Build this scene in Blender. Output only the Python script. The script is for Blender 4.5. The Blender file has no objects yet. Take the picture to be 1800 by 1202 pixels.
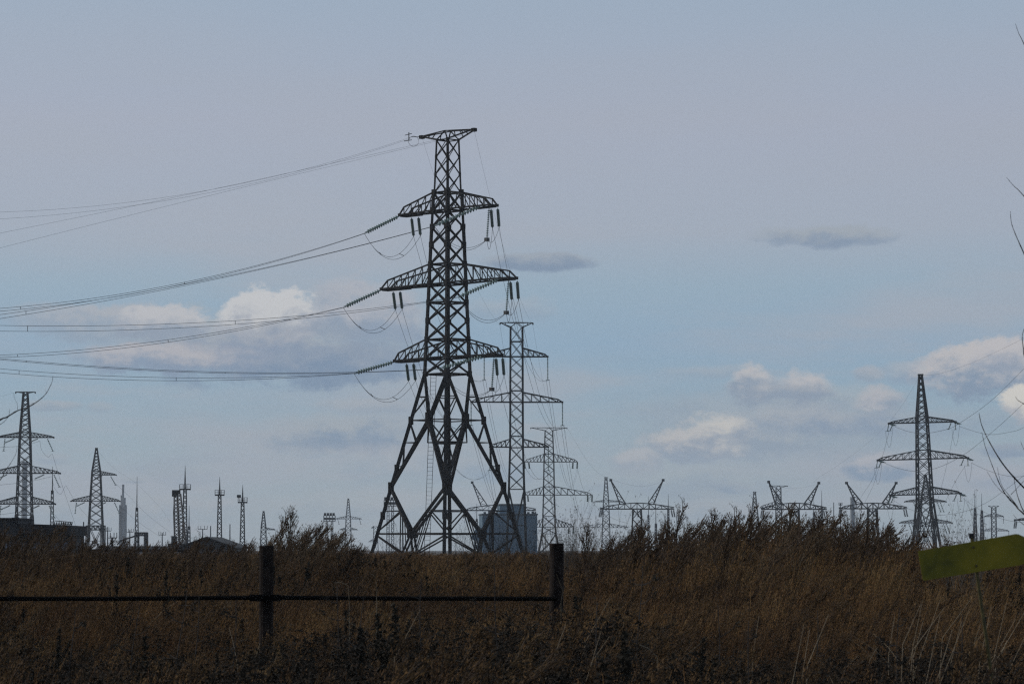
import bpy, math, random
import numpy as np
from mathutils import Vector, Matrix
R = math.radians
C = bpy.context.scene.collection
sc = bpy.context.scene

# ------------------------------------------------------------------ camera
F = 5500.0; CX = 900.0; CY = 601.0; HY = 965.0; EYE = 1.6
PITCH = math.atan((HY - CY) / F)
cam = bpy.data.cameras.new('camera'); camo = bpy.data.objects.new('camera', cam); C.objects.link(camo)
cam.sensor_width = 36; cam.lens = 36 * F / 1800
camo.location = (0, 0, EYE); camo.rotation_euler = (R(90) + PITCH, 0, 0)
cam.clip_start = .1; cam.clip_end = 9000
cam.dof.use_dof = True; cam.dof.focus_distance = 330; cam.dof.aperture_fstop = 18
sc.camera = camo
sc.view_settings.view_transform = 'Standard'; sc.view_settings.look = 'None'
sc.view_settings.exposure = 0.0; sc.view_settings.gamma = 1
sc.cycles.max_bounces = 5; sc.cycles.diffuse_bounces = 3; sc.cycles.volume_bounces = 0
sc.cycles.transparent_max_bounces = 8; sc.cycles.filter_width = 1.3
sc.cycles.use_denoising = False
sc.cycles.sample_clamp_direct = 3; sc.cycles.sample_clamp_indirect = 1.5

def at(px, py, Y):
    """world point on the line of sight through a photo pixel at depth Y"""
    x = (px - CX) / F; u = (CY - py) / F
    y = math.cos(PITCH) - u * math.sin(PITCH); z = math.sin(PITCH) + u * math.cos(PITCH)
    k = Y / y
    return Vector((x * k, Y, EYE + z * k))

# ------------------------------------------------------------------ sky
def s2l(c): return tuple(((v / 255) / 12.92 if v <= 10 else ((v / 255 + .055) / 1.055) ** 2.4) for v in c)
SUN_EL, SUN_AZ = R(34), R(-72)         # from the left, a little beyond the pylons
world = bpy.data.worlds.new('World'); sc.world = world; world.use_nodes = True
W = world.node_tree; W.nodes.clear()
class NT:
    def __init__(s, nt): s.nt = nt
    def n(s, t, **kw):
        x = s.nt.nodes.new(t)
        for k, v in kw.items(): setattr(x, k, v)
        return x
    def l(s, a, b): s.nt.links.new(a, b)
    def m(s, op, a, b=None, c=None, clamp=False):
        x = s.nt.nodes.new('ShaderNodeMath'); x.operation = op; x.use_clamp = clamp
        for i, v in enumerate((a, b, c)):
            if v is None: continue
            if isinstance(v, (int, float)): x.inputs[i].default_value = v
            else: s.l(v, x.inputs[i])
        return x.outputs[0]
    def mix(s, f, a, b):
        x = s.nt.nodes.new('ShaderNodeMix'); x.data_type = 'RGBA'
        for i, v in ((0, f), (6, a), (7, b)):
            if isinstance(v, (int, float)): x.inputs[i].default_value = v
            elif isinstance(v, tuple): x.inputs[i].default_value = (*v[:3], 1)
            else: s.l(v, x.inputs[i])
        return x.outputs[2]
    def noise(s, vec, scale, detail=4, rough=.55, dim='3D'):
        x = s.nt.nodes.new('ShaderNodeTexNoise'); x.noise_dimensions = dim
        x.inputs['Scale'].default_value = scale; x.inputs['Detail'].default_value = detail
        x.inputs['Roughness'].default_value = rough
        if vec is not None: s.l(vec, x.inputs['Vector'])
        return x.outputs['Fac']
    def ramp(s, f, stops, interp='LINEAR'):
        x = s.nt.nodes.new('ShaderNodeValToRGB'); x.color_ramp.interpolation = interp
        e = x.color_ramp.elements
        while len(e) < len(stops): e.new(.5)
        for k, (p, c) in enumerate(stops): e[k].position = p; e[k].color = (*c[:3], 1)
        s.l(f, x.inputs[0]); return x.outputs[0]
    def xyz(s, x, y, z):
        q = s.nt.nodes.new('ShaderNodeCombineXYZ')
        for i, v in enumerate((x, y, z)):
            if isinstance(v, (int, float)): q.inputs[i].default_value = v
            else: s.l(v, q.inputs[i])
        return q.outputs[0]
    def smooth(s, v, a, b):
        x = s.nt.nodes.new('ShaderNodeMapRange'); x.interpolation_type = 'SMOOTHSTEP'
        s.l(v, x.inputs[0]); x.inputs[1].default_value = a; x.inputs[2].default_value = b
        return x.outputs[0]
w = NT(W)
sky = w.n('ShaderNodeTexSky', sky_type='NISHITA'); sky.sun_disc = False
sky.sun_elevation = SUN_EL; sky.sun_rotation = SUN_AZ; sky.dust_density = 2.5; sky.altitude = 100
tc = w.n('ShaderNodeTexCoord'); sep = w.n('ShaderNodeSeparateXYZ'); w.l(tc.outputs['Generated'], sep.inputs[0])
# direction -> azimuth and elevation, in units of 1/F radians (about one photo pixel)
AZ = w.m('MULTIPLY', w.m('ARCTAN2', sep.outputs[0], sep.outputs[1]), F)
EL = w.m('MULTIPLY', w.m('ARCSINE', w.m('MULTIPLY', sep.outputs[2], .9999)), F)
# thin high veil over the blue, banded in long streaks
V1 = w.noise(w.xyz(w.m('MULTIPLY', AZ, .0012), w.m('MULTIPLY', EL, .0060), 3.1), 1, 5, .55)
V2 = w.noise(w.xyz(w.m('MULTIPLY', AZ, .0030), w.m('MULTIPLY', EL, .0140), 7.7), 1, 6, .6)
SKYRAMP = [(0.0, (160, 172, 181)), (.08, (157, 173, 183)), (.20, (150, 174, 190)), (.27, (144, 172, 193)),
           (.36, (140, 170, 196)), (.46, (149, 173, 193)), (.56, (164, 174, 190)), (.75, (167, 174, 191)), (1.0, (157, 174, 193))]
SKYGAIN = 1.0
base = w.ramp(w.m('DIVIDE', EL, 1000.0, clamp=True), [(p, s2l(c)) for p, c in SKYRAMP])
vm = w.smooth(V1, .42, .68)
base = w.mix(w.m('MULTIPLY', vm, w.m('MULTIPLY', w.smooth(EL, 1100, 500), .75)), base, s2l((167, 173, 186)))
base = w.mix(w.m('MULTIPLY', w.smooth(V2, .50, .72), w.m('MULTIPLY', w.smooth(EL, 520, 120), .55)), base, s2l((142, 158, 177)))
base = w.mix(w.m('MULTIPLY', w.smooth(V2, .48, .30), w.m('MULTIPLY', w.smooth(EL, 560, 160), .5)), base, s2l((170, 174, 183)))
nish = w.n('ShaderNodeVectorMath', operation='SCALE'); w.l(sky.outputs[0], nish.inputs[0]); nish.inputs[3].default_value = .10
col = w.mix(.88, nish.outputs[0], base)

# clouds: (x, y, half width, half height, opacity, light, softness)   x, y as photo pixels = direction
WX = w.m('MULTIPLY', w.m('SUBTRACT', w.noise(w.xyz(w.m('MULTIPLY', AZ, .012), w.m('MULTIPLY', EL, .020), 1.3), 1, 7, .66), .5), 1.5)
WY = w.m('MULTIPLY', w.m('SUBTRACT', w.noise(w.xyz(w.m('MULTIPLY', AZ, .016), w.m('MULTIPLY', EL, .026), 9.2), 1, 7, .66), .5), 1.4)
DET = w.noise(w.xyz(w.m('MULTIPLY', AZ, .022), w.m('MULTIPLY', EL, .036), 5.5), 1, 6, .6)
LIT = (186, 186, 196); DARK = (130, 145, 170); ROSE = (165, 165, 180)
def cloud(col, x, y, a, b, op, top, bot, soft=.5, warp=.9, split=0.0):
    az = math.atan2(x - CX, F) * F; el = (HY - y)
    dx = w.m('ADD', w.m('DIVIDE', w.m('SUBTRACT', AZ, az), a), w.m('MULTIPLY', WX, warp * min(1.2, 60 / a + .4)))
    dy0 = w.m('DIVIDE', w.m('SUBTRACT', EL, el), b)
    dy = w.m('ADD', dy0, w.m('MULTIPLY', WY, warp * 1.5))
    d = w.m('ADD', w.m('MULTIPLY', dx, dx), w.m('MULTIPLY', dy, dy))
    d = w.m('ADD', d, w.m('MULTIPLY', w.m('SUBTRACT', DET, .5), .9 * warp))
    mask = w.m('MULTIPLY', w.smooth(d, 1.25, 1.25 - soft * 1.25), min(.96, op * 1.22))
    shade = w.smooth(w.m('ADD', w.m('ADD', dy, split), w.m('MULTIPLY', w.m('SUBTRACT', DET, .5), 2.4)), -.6, .6)
    a *= 1.1; b *= 1.12; top = (top[0] + 5, top[1] + 6, top[2] - 1); bot = (bot[0] - 9, bot[1] - 3, bot[2] - 3)
    return w.mix(mask, col, w.mix(shade, s2l(bot), s2l(top)))
CL = [
 # wide soft layers first
 (600, 765, 150, 40, .74, (156, 164, 179), (132, 148, 172), 1.1, .8, 0),
 (700, 815, 120, 42, .45, (166, 168, 182), (150, 160, 178), 1.1, .8, 0),
 (860, 830, 120, 22, .45, (146, 158, 178), (138, 154, 178), 1.1, .8, 0),
 (470, 605, 320, 82, .72, (160, 168, 182), (136, 150, 174), .9, .9, 0),
 (180, 572, 140, 34, .60, (170, 172, 184), (152, 162, 180), .9, .9, 0),
 (440, 618, 240, 36, .70, (146, 156, 176), (134, 148, 172), .9, .9, 0),
 (690, 570, 90, 44, .60, (174, 174, 186), (146, 157, 178), .9, .9, 0),
 (170, 560, 170, 28, .55, (168, 170, 184), (156, 166, 184), 1.0, .9, 0),
 (640, 545, 120, 60, .60, (172, 172, 186), (150, 160, 180), .9, .9, 0),
 (570, 640, 190, 42, .75, (138, 150, 174), (130, 145, 170), .9, .9, 0),
 (300, 632, 190, 28, .72, (176, 174, 186), (142, 153, 175), .7, .9, 0),
 (470, 560, 92, 55, .92, (194, 194, 203), (158, 162, 178), .42, .8, .15),
 (290, 570, 85, 32, .80, (184, 184, 195), (154, 161, 178), .55, .9, 0),
 (600, 565, 60, 30, .55, (176, 176, 190), (150, 158, 176), .7, .9, 0),
 (450, 600, 130, 40, .60, (158, 163, 180), (140, 151, 174), .9, .9, 0),
 (950, 461, 105, 18, .88, (150, 159, 178), (138, 150, 172), .6, .5, 0),
 (640, 715, 110, 16, .40, (166, 168, 180), (154, 162, 178), 1.0, .8, 0),
 (1460, 419, 135, 22, .80, (154, 162, 179), (143, 154, 175), .8, .6, 0),
 (890, 545, 110, 26, .40, (164, 168, 182), (152, 162, 180), 1.1, .8, 0),
 (1380, 755, 300, 62, .45, (160, 168, 181), (146, 158, 176), 1.1, .9, 0),
 (1300, 775, 130, 34, .55, (168, 172, 183), (148, 158, 176), 1.0, .9, 0),
 (1470, 700, 150, 30, .45, (164, 170, 182), (148, 160, 177), 1.0, .9, 0),
 (1330, 720, 260, 40, .40, (158, 165, 181), (146, 158, 178), 1.1, .8, 0),
 (1270, 655, 120, 14, .40, (164, 168, 182), (156, 164, 180), 1.1, .8, 0),
 (1325, 680, 48, 38, .75, (186, 183, 191), (148, 157, 175), .8, .9, 0),
 (1412, 684, 50, 33, .75, (184, 181, 190), (148, 157, 175), .8, .9, 0),
 (1380, 692, 80, 14, .55, (158, 163, 179), (148, 157, 176), .9, .8, 0),
 (1400, 740, 110, 34, .60, (164, 168, 182), (140, 153, 175), 1.0, .8, 0),
 (1500, 745, 150, 24, .50, (156, 163, 180), (142, 154, 176), 1.0, .8, 0),
 (1212, 782, 92, 40, .85, (186, 183, 189), (148, 157, 175), 1.0, 1.15, 0),
 (1275, 764, 62, 48, .88, (197, 193, 195), (156, 162, 177), .95, 1.15, .1),
 (1120, 812, 54, 26, .75, (170, 172, 184), (156, 163, 178), .8, .8, 0),
 (1545, 708, 50, 32, .70, (178, 176, 187), (150, 159, 177), .9, .8, 0),
 (1528, 660, 32, 16, .60, (166, 168, 182), (154, 162, 178), .9, .8, 0),
 (1610, 655, 70, 22, .50, (166, 169, 183), (146, 157, 178), .9, .8, 0),
 (1735, 652, 122, 58, .82, (186, 182, 190), (138, 151, 173), .6, .9, .1),
 (1770, 630, 60, 32, .65, (184, 181, 191), (152, 159, 177), .6, .9, .1),
 (1812, 714, 52, 34, .95, (208, 203, 202), (178, 176, 184), .4, .7, .3),
 (1640, 745, 190, 30, .40, (152, 160, 178), (142, 154, 176), 1.1, .8, 0),
 (1542, 824, 64, 28, .75, (172, 172, 185), (134, 149, 172), .7, .8, -.1),
 (1780, 795, 60, 14, .65, (140, 152, 175), (134, 148, 172), .8, .7, 0),
 (1760, 840, 90, 24, .45, (166, 166, 181), (150, 158, 177), 1.1, .8, 0),
 (1285, 857, 40, 13, .70, (150, 160, 177), (138, 152, 173), .9, .7, 0),
 (1180, 845, 240, 30, .35, (160, 167, 179), (148, 158, 175), 1.1, .8, 0),
 (1280, 900, 200, 22, .35, (164, 167, 179), (156, 163, 177), 1.1, .8, 0),
 (90, 716, 56, 11, .55, (162, 166, 180), (152, 160, 176), .9, .7, 0),
 (175, 718, 26, 11, .40, (158, 164, 179), (150, 159, 176), .9, .7, 0),
 (95, 808, 36, 12, .40, (156, 163, 178), (148, 158, 176), .9, .7, 0),
 (230, 845, 28, 7, .50, (150, 158, 172), (142, 153, 170), .9, .7, 0),
 (330, 835, 80, 24, .35, (154, 162, 177), (150, 159, 175), 1.1, .7, 0),
 (700, 890, 260, 34, .40, (166, 168, 180), (156, 163, 177), 1.1, .7, 0),
 (200, 900, 300, 34, .40, (160, 165, 178), (152, 161, 176), 1.1, .7, 0)]
for c_ in CL: col = cloud(col, *c_)
bg = w.n('ShaderNodeBackground'); w.l(col, bg.inputs[0]); bg.inputs[1].default_value = SKYGAIN
wo = w.n('ShaderNodeOutputWorld'); w.l(bg.outputs[0], wo.inputs[0])

sun = bpy.data.lights.new('sun', 'SUN'); sun.energy = 2.0; sun.angle = R(6); sun.color = (1, .93, .82)
suno = bpy.data.objects.new('sun', sun); C.objects.link(suno)
sd = Vector((math.sin(SUN_AZ) * math.cos(SUN_EL), math.cos(SUN_AZ) * math.cos(SUN_EL), math.sin(SUN_EL)))
suno.rotation_euler = sd.to_track_quat('Z', 'Y').to_euler()

# ------------------------------------------------------------------ materials
def mat(name, c1, c2=None, scale=1.0, rough=.8, detail=4, metal=0, bump=0, vec='Object', spec=.3, stops=None):
    m = bpy.data.materials.new(name); m.use_nodes = True; t = NT(m.node_tree)
    b = m.node_tree.nodes['Principled BSDF']; b.inputs['Roughness'].default_value = rough; b.inputs['Metallic'].default_value = metal
    b.inputs['Specular IOR Level'].default_value = spec
    tcn = t.n('ShaderNodeTexCoord')
    f = t.noise(tcn.outputs[vec], scale, detail, .6)
    c2 = c2 or tuple(v * .6 for v in c1)
    t.l(t.ramp(f, stops or [(.38, c1), (.62, c2)]), b.inputs['Base Color'])
    if bump:
        bn = t.n('ShaderNodeBump'); bn.inputs['Strength'].default_value = bump; t.l(f, bn.inputs['Height']); t.l(bn.outputs[0], b.inputs['Normal'])
    return m
def plantmat(name, stops, rough=.85, trans=.25):
    """colour differs from plant to plant (random per instance) and within the plant (noise)"""
    m = bpy.data.materials.new(name); m.use_nodes = True; t = NT(m.node_tree)
    b = m.node_tree.nodes['Principled BSDF']; b.inputs['Roughness'].default_value = rough; b.inputs['Specular IOR Level'].default_value = .2
    oi = t.n('ShaderNodeObjectInfo'); tcn = t.n('ShaderNodeTexCoord')
    f = t.noise(tcn.outputs['Object'], 14, 2, .5)
    gm = t.n('ShaderNodeNewGeometry')
    pn = t.m('ADD', t.m('MULTIPLY', t.noise(oi.outputs['Location'], .75, 3, .6), .5), t.m('MULTIPLY', t.noise(oi.outputs['Location'], .16, 2, .5), .5))
    f2 = t.m('ADD', t.m('ADD', t.m('MULTIPLY', t.m('SUBTRACT', pn, .43), 2.8), t.m('MULTIPLY', oi.outputs['Random'], .25)), t.m('ADD', t.m('MULTIPLY', gm.outputs['Random Per Island'], .26), t.m('MULTIPLY', f, .2)), clamp=True)
    colr = t.ramp(f2, stops)
    t.l(colr, b.inputs['Base Color'])
    tr = t.n('ShaderNodeBsdfTranslucent'); t.l(colr, tr.inputs[0])
    mx = t.n('ShaderNodeMixShader'); mx.inputs[0].default_value = trans
    t.l(b.outputs[0], mx.inputs[1]); t.l(tr.outputs[0], mx.inputs[2])
    t.l(mx.outputs[0], m.node_tree.nodes['Material Output'].inputs[0])
    return m
M = dict(
 steel_rust=mat('weathered_brown_steel', (.020, .019, .020), (.009, .009, .010), 1.6, .85, spec=.12),
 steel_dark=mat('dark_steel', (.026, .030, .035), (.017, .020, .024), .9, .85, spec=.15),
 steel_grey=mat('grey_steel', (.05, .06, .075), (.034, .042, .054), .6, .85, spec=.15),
 steel_pale=mat('pale_steel', (.26, .28, .30), (.18, .20, .22), .5, .7),
 glass=mat('green_glass_insulator', (.14, .20, .18), (.09, .14, .125), 3, .25, spec=.6),
 wire=mat('aluminium_wire', (.045, .047, .05), (.03, .03, .035), 2, .6),
 post=mat('rusty_pipe', (.028, .021, .018), (.009, .007, .007), 14, .9, bump=.3, spec=.08),
 rail=mat('rusty_rail', (.006, .005, .005), (.003, .003, .003), 9, .9, spec=.05),
 bark=mat('twig_bark', (.050, .042, .038), (.028, .025, .023), 30, .85),
 twig_pale=mat('pale_twig', (.13, .11, .09), (.07, .06, .05), 20, .85),
 sign=mat('faded_yellow_paint', (.10, .09, .004), (.12, .10, .005), 5.5, .55, bump=.05,
          stops=[(.30, (.055, .055, .004)), (.42, (.115, .102, .004)), (.55, (.165, .135, .004)), (.7, (.205, .160, .006))]),
 sign_edge=mat('sign_pole_paint', (.09, .07, .022), (.05, .04, .015), 20, .7),
 roof=mat('tar_roof', (.02, .02, .022), (.012, .012, .014), .8, .9),
 wall_dark=mat('sooty_wall_panel', (.020, .022, .027), (.013, .015, .019), .7, .85),
 wall_pale=mat('whitewashed_panel', (.12, .15, .20), (.085, .105, .145), 1.2, .85),
 clad=mat('blue_cladding', (.070, .130, .185), (.055, .108, .158), .12, .6),
 clad_trim=mat('blue_cladding_trim', (.03, .05, .07), (.024, .04, .055), .3, .6),
 house=mat('grey_sheet_roof', (.034, .040, .05), (.026, .031, .038), .5, .7),
 chimney=mat('pale_concrete', (.22, .24, .26), (.16, .18, .20), .08, .85),
 crane=mat('rusty_crane_steel', (.15, .115, .09), (.06, .05, .045), .7, .8),
 lamp=mat('lamp_housing', (.03, .035, .04), (.02, .025, .03), 2, .5),
)

# ------------------------------------------------------------------ mesh helpers
class MB:
    def __init__(s): s.v = []; s.f = []
    def add(s, vs, fs):
        o = len(s.v); s.v += [tuple(v) for v in vs]; s.f += [tuple(i + o for i in f) for f in fs]
    def bar(s, p, q, t, t2=None):
        p = Vector(p); q = Vector(q); d = q - p
        if d.length < 1e-6: return
        d.normalize(); a = d.cross(Vector((0, 0, 1)))
        if a.length < .05: a = Vector((1, 0, 0)) if abs(d.x) < .9 else Vector((0, 1, 0))
        a = (a - d * a.dot(d)).normalized(); b = d.cross(a)
        t2 = t2 or t; a = a * t / 2; b = b * t2 / 2
        s.add([p - a - b, p + a - b, p + a + b, p - a + b, q - a - b, q + a - b, q + a + b, q - a + b],
              [(3, 2, 1, 0), (4, 5, 6, 7), (0, 1, 5, 4), (1, 2, 6, 5), (2, 3, 7, 6), (3, 0, 4, 7)])
    def angle(s, p, q, t, ref=None):
        """rolled L section: two thin flanges"""
        p = Vector(p); q = Vector(q); d = (q - p)
        if d.length < 1e-6: return
        d.normalize(); r = Vector(ref) if ref is not None else Vector((0, 0, 1))
        a = d.cross(r)
        if a.length < .05: a = d.cross(Vector((1, 0, 0)))
        a.normalize(); b = d.cross(a); th = t * .14
        s.quadbox(p, q, a * t / 2, b * th); 
        s.quadbox(p + b * t * .5 - a * t * .43, q + b * t * .5 - a * t * .43, a * th, b * t * .43)
    def quadbox(s, p, q, a, b):
        s.add([p - a - b, p + a - b, p + a + b, p - a + b, q - a - b, q + a - b, q + a + b, q - a + b],
              [(3, 2, 1, 0), (4, 5, 6, 7), (0, 1, 5, 4), (1, 2, 6, 5), (2, 3, 7, 6), (3, 0, 4, 7)])
    def box(s, c, h):
        x, y, z = c; a, b, e = h
        s.quadbox(Vector((x, y, z - e)), Vector((x, y, z + e)), Vector((a, 0, 0)), Vector((0, b, 0)))
    def tube(s, pts, r, n=6, cap=True):
        pts = [Vector(p) for p in pts]; rs = r if isinstance(r, (list, tuple)) else [r] * len(pts)
        o = len(s.v); m = len(pts)
        for i, p in enumerate(pts):
            d = (pts[min(i + 1, m - 1)] - pts[max(i - 1, 0)])
            if d.length < 1e-9: d = Vector((0, 0, 1))
            d.normalize(); a = d.cross(Vector((0, 0, 1)))
            if a.length < .05: a = d.cross(Vector((0, 1, 0)))
            a.normalize(); b = d.cross(a)
            for k in range(n):
                t = 2 * math.pi * k / n
                s.v.append(tuple(p + (a * math.cos(t) + b * math.sin(t)) * rs[i]))
        for i in range(m - 1):
            for k in range(n):
                k2 = (k + 1) % n
                s.f.append((o + i * n + k, o + i * n + k2, o + (i + 1) * n + k2, o + (i + 1) * n + k))
        if cap:
            s.f.append(tuple(o + k for k in range(n))[::-1]); s.f.append(tuple(o + (m - 1) * n + k for k in range(n)))
    def discs(s, p, q, n, R_, rc, seg=8):
        p = Vector(p); q = Vector(q); P = []; RR = []
        for i in range(n):
            for f, r in ((.05, rc), (.28, R_ * .55), (.62, R_), (.72, R_ * .9), (.78, rc)):
                P.append(p.lerp(q, (i + f) / n)); RR.append(r)
        s.tube(P, RR, seg)
    def sag(s, p, q, sg, r, n=24, seg=4):
        s.tube(sagpts(p, q, sg, n), r, seg, False)
    def build(s, name, m, parent=None, smooth=False):
        me = bpy.data.meshes.new(name); me.from_pydata(s.v, [], s.f); me.materials.append(m)
        if smooth:
            for p in me.polygons: p.use_smooth = True
        o = bpy.data.objects.new(name, me); C.objects.link(o)
        if parent: o.parent = parent
        return o
def sagpts(p, q, sg, n=24):
    p = Vector(p); q = Vector(q)
    return [p.lerp(q, i / n) - Vector((0, 0, sg * 4 * (i / n) * (1 - i / n))) for i in range(n + 1)]
def tag(o, label=None, cat=None, group=None, kind=None):
    if label: o['label'] = label
    if cat: o['category'] = cat
    if group: o['group'] = group
    if kind: o['kind'] = kind
    return o
def empty(name, loc, rz=0, label=None, cat=None, group=None):
    o = bpy.data.objects.new(name, None); C.objects.link(o); o.location = loc; o.rotation_euler = (0, 0, rz)
    o.empty_display_size = .3
    return tag(o, label, cat, group)
def wmat(root): return Matrix.Translation(root.location) @ root.rotation_euler.to_matrix().to_4x4()

# ------------------------------------------------------------------ ground
def gz(x, y):
    """the field: nearly level, a low swell where the tall weeds stand on the right"""
    g = .10 * math.sin(x * .31 + y * .11) + .06 * math.sin(x * .9 - y * .23)
    g *= min(1, max(0, (y - 6) / 20)) * (1 if y < 200 else max(0, 1 - (y - 200) / 100))
    return g - .05
xs = sorted(set([-3600, -2400, -1600, -1000, -600, -300, -150, -90, -60] + [i * 2 for i in range(-22, 23)] + [60, 90, 150, 300, 600, 1000, 1600, 2400, 3600]))
ys = sorted(set([-300, -100, -40, -15] + [i * 2 for i in range(0, 90)] + [190, 210, 240, 280, 340, 420, 520, 650, 800, 1000, 1300, 1700, 2200, 2800, 3600]))
gm = MB(); gm.v = [(x, y, gz(x, y)) for y in ys for x in xs]; nx = len(xs)
gm.f = [(j * nx + i, j * nx + i + 1, (j + 1) * nx + i + 1, (j + 1) * nx + i) for j in range(len(ys) - 1) for i in range(nx - 1)]
gmat = mat('dry_field_soil', (.040, .028, .018), (.022, .017, .013), .8, .95, 6, vec='Object', bump=.4)
tag(gm.build('ground', gmat, smooth=True), kind='structure')

# ------------------------------------------------------------------ lattice pylons
def face_corners(hw): return [(-hw, -hw), (hw, -hw), (hw, hw), (-hw, hw)]
def lattice(mb, levels, tl, td, belts=(), ang=False, gus=0):
    """levels: [(z, half side)] ; four corner legs and an X in every panel of every face"""
    B = mb.angle if ang else mb.bar
    for (z0, h0), (z1, h1) in zip(levels[:-1], levels[1:]):
        a = face_corners(h0); b = face_corners(h1)
        for i in range(4):
            j = (i + 1) % 4
            mb.bar((*a[i], z0), (*b[i], z1), tl)
            B((*a[i], z0), (*b[j], z1), td); B((*a[j], z0), (*b[i], z1), td)
    for z, h in levels:
        a = face_corners(h)
        if any(abs(z - b_) < .05 for b_ in belts):
            for i in range(4): B((*a[i], z), (*a[(i + 1) % 4], z), td * 1.2)
        if gus:
            for i in range(4):
                x, y = a[i]; g = gus
                mb.box((x - math.copysign(g * .35, x), y, z), (g, tl * .62, g * 1.25))
                mb.box((x, y - math.copysign(g * .35, y), z), (tl * .62, g, g * 1.25))
def panels(breaks, ratio=.95):
    out = [breaks[0]]
    for (z0, h0), (z1, h1) in zip(breaks[:-1], breaks[1:]):
        n = max(1, round(abs(z1 - z0) / ((h0 + h1) * ratio)))
        for k in range(1, n + 1): out.append((z0 + (z1 - z0) * k / n, h0 + (h1 - h0) * k / n))
    return out
def crossarm(mb, side, zb, zt, hwb, hwt, L, tl, td, n=5, tipw=.5, kink=.88, kz=.30):
    """bottom chords level, top chords fall to a kink near the tip and then to the tip"""
    xk = hwb + (L - hwb) * kink; zk = zb + (zt - zb) * kz
    for s in (-1, 1):
        yb = lambda x: s * (hwb + (tipw - hwb) * (x - hwb) / (L - hwb))
        yt = lambda x: s * (hwt + (tipw - hwt) * (x - hwb) / (L - hwb))
        top = lambda x: (zt + (zk - zt) * (x - hwb) / (xk - hwb)) if x <= xk else (zk + (zb - zk) * (x - xk) / (L - xk))
        mb.bar((side * hwb, s * hwb, zb), (side * L, s * tipw, zb), tl)
        mb.bar((side * hwt, s * hwt, zt), (side * xk, yt(xk), zk), tl * .85)
        mb.bar((side * xk, yt(xk), zk), (side * L, s * tipw, zb), tl * .85)
        X = [hwb + (xk - hwb) * k / n for k in range(n + 1)]
        for k in range(n):
            a, b = X[k], X[k + 1]
            mb.bar((side * b, yb(b), zb), (side * b, yt(b), top(b)), td)
            if k % 1 == 0: mb.bar((side * a, yt(a), top(a)), (side * b, yb(b), zb), td)
    X = [hwb + (L - hwb) * k / n for k in range(n + 1)]
    yb = lambda x: (hwb + (tipw - hwb) * (x - hwb) / (L - hwb))
    for k in range(n):
        a, b = X[k], X[k + 1]
        mb.bar((side * a, yb(a), zb), (side * b, -yb(b), zb), td); mb.bar((side * b, -yb(b), zb), (side * b, yb(b), zb), td)
    for s in (-1, 1): mb.box((side * L, s * tipw, zb), (tl * .7, tl * .7, tl * .9))
    mb.bar((side * L, -tipw, zb), (side * L, tipw, zb), tl)

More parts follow.
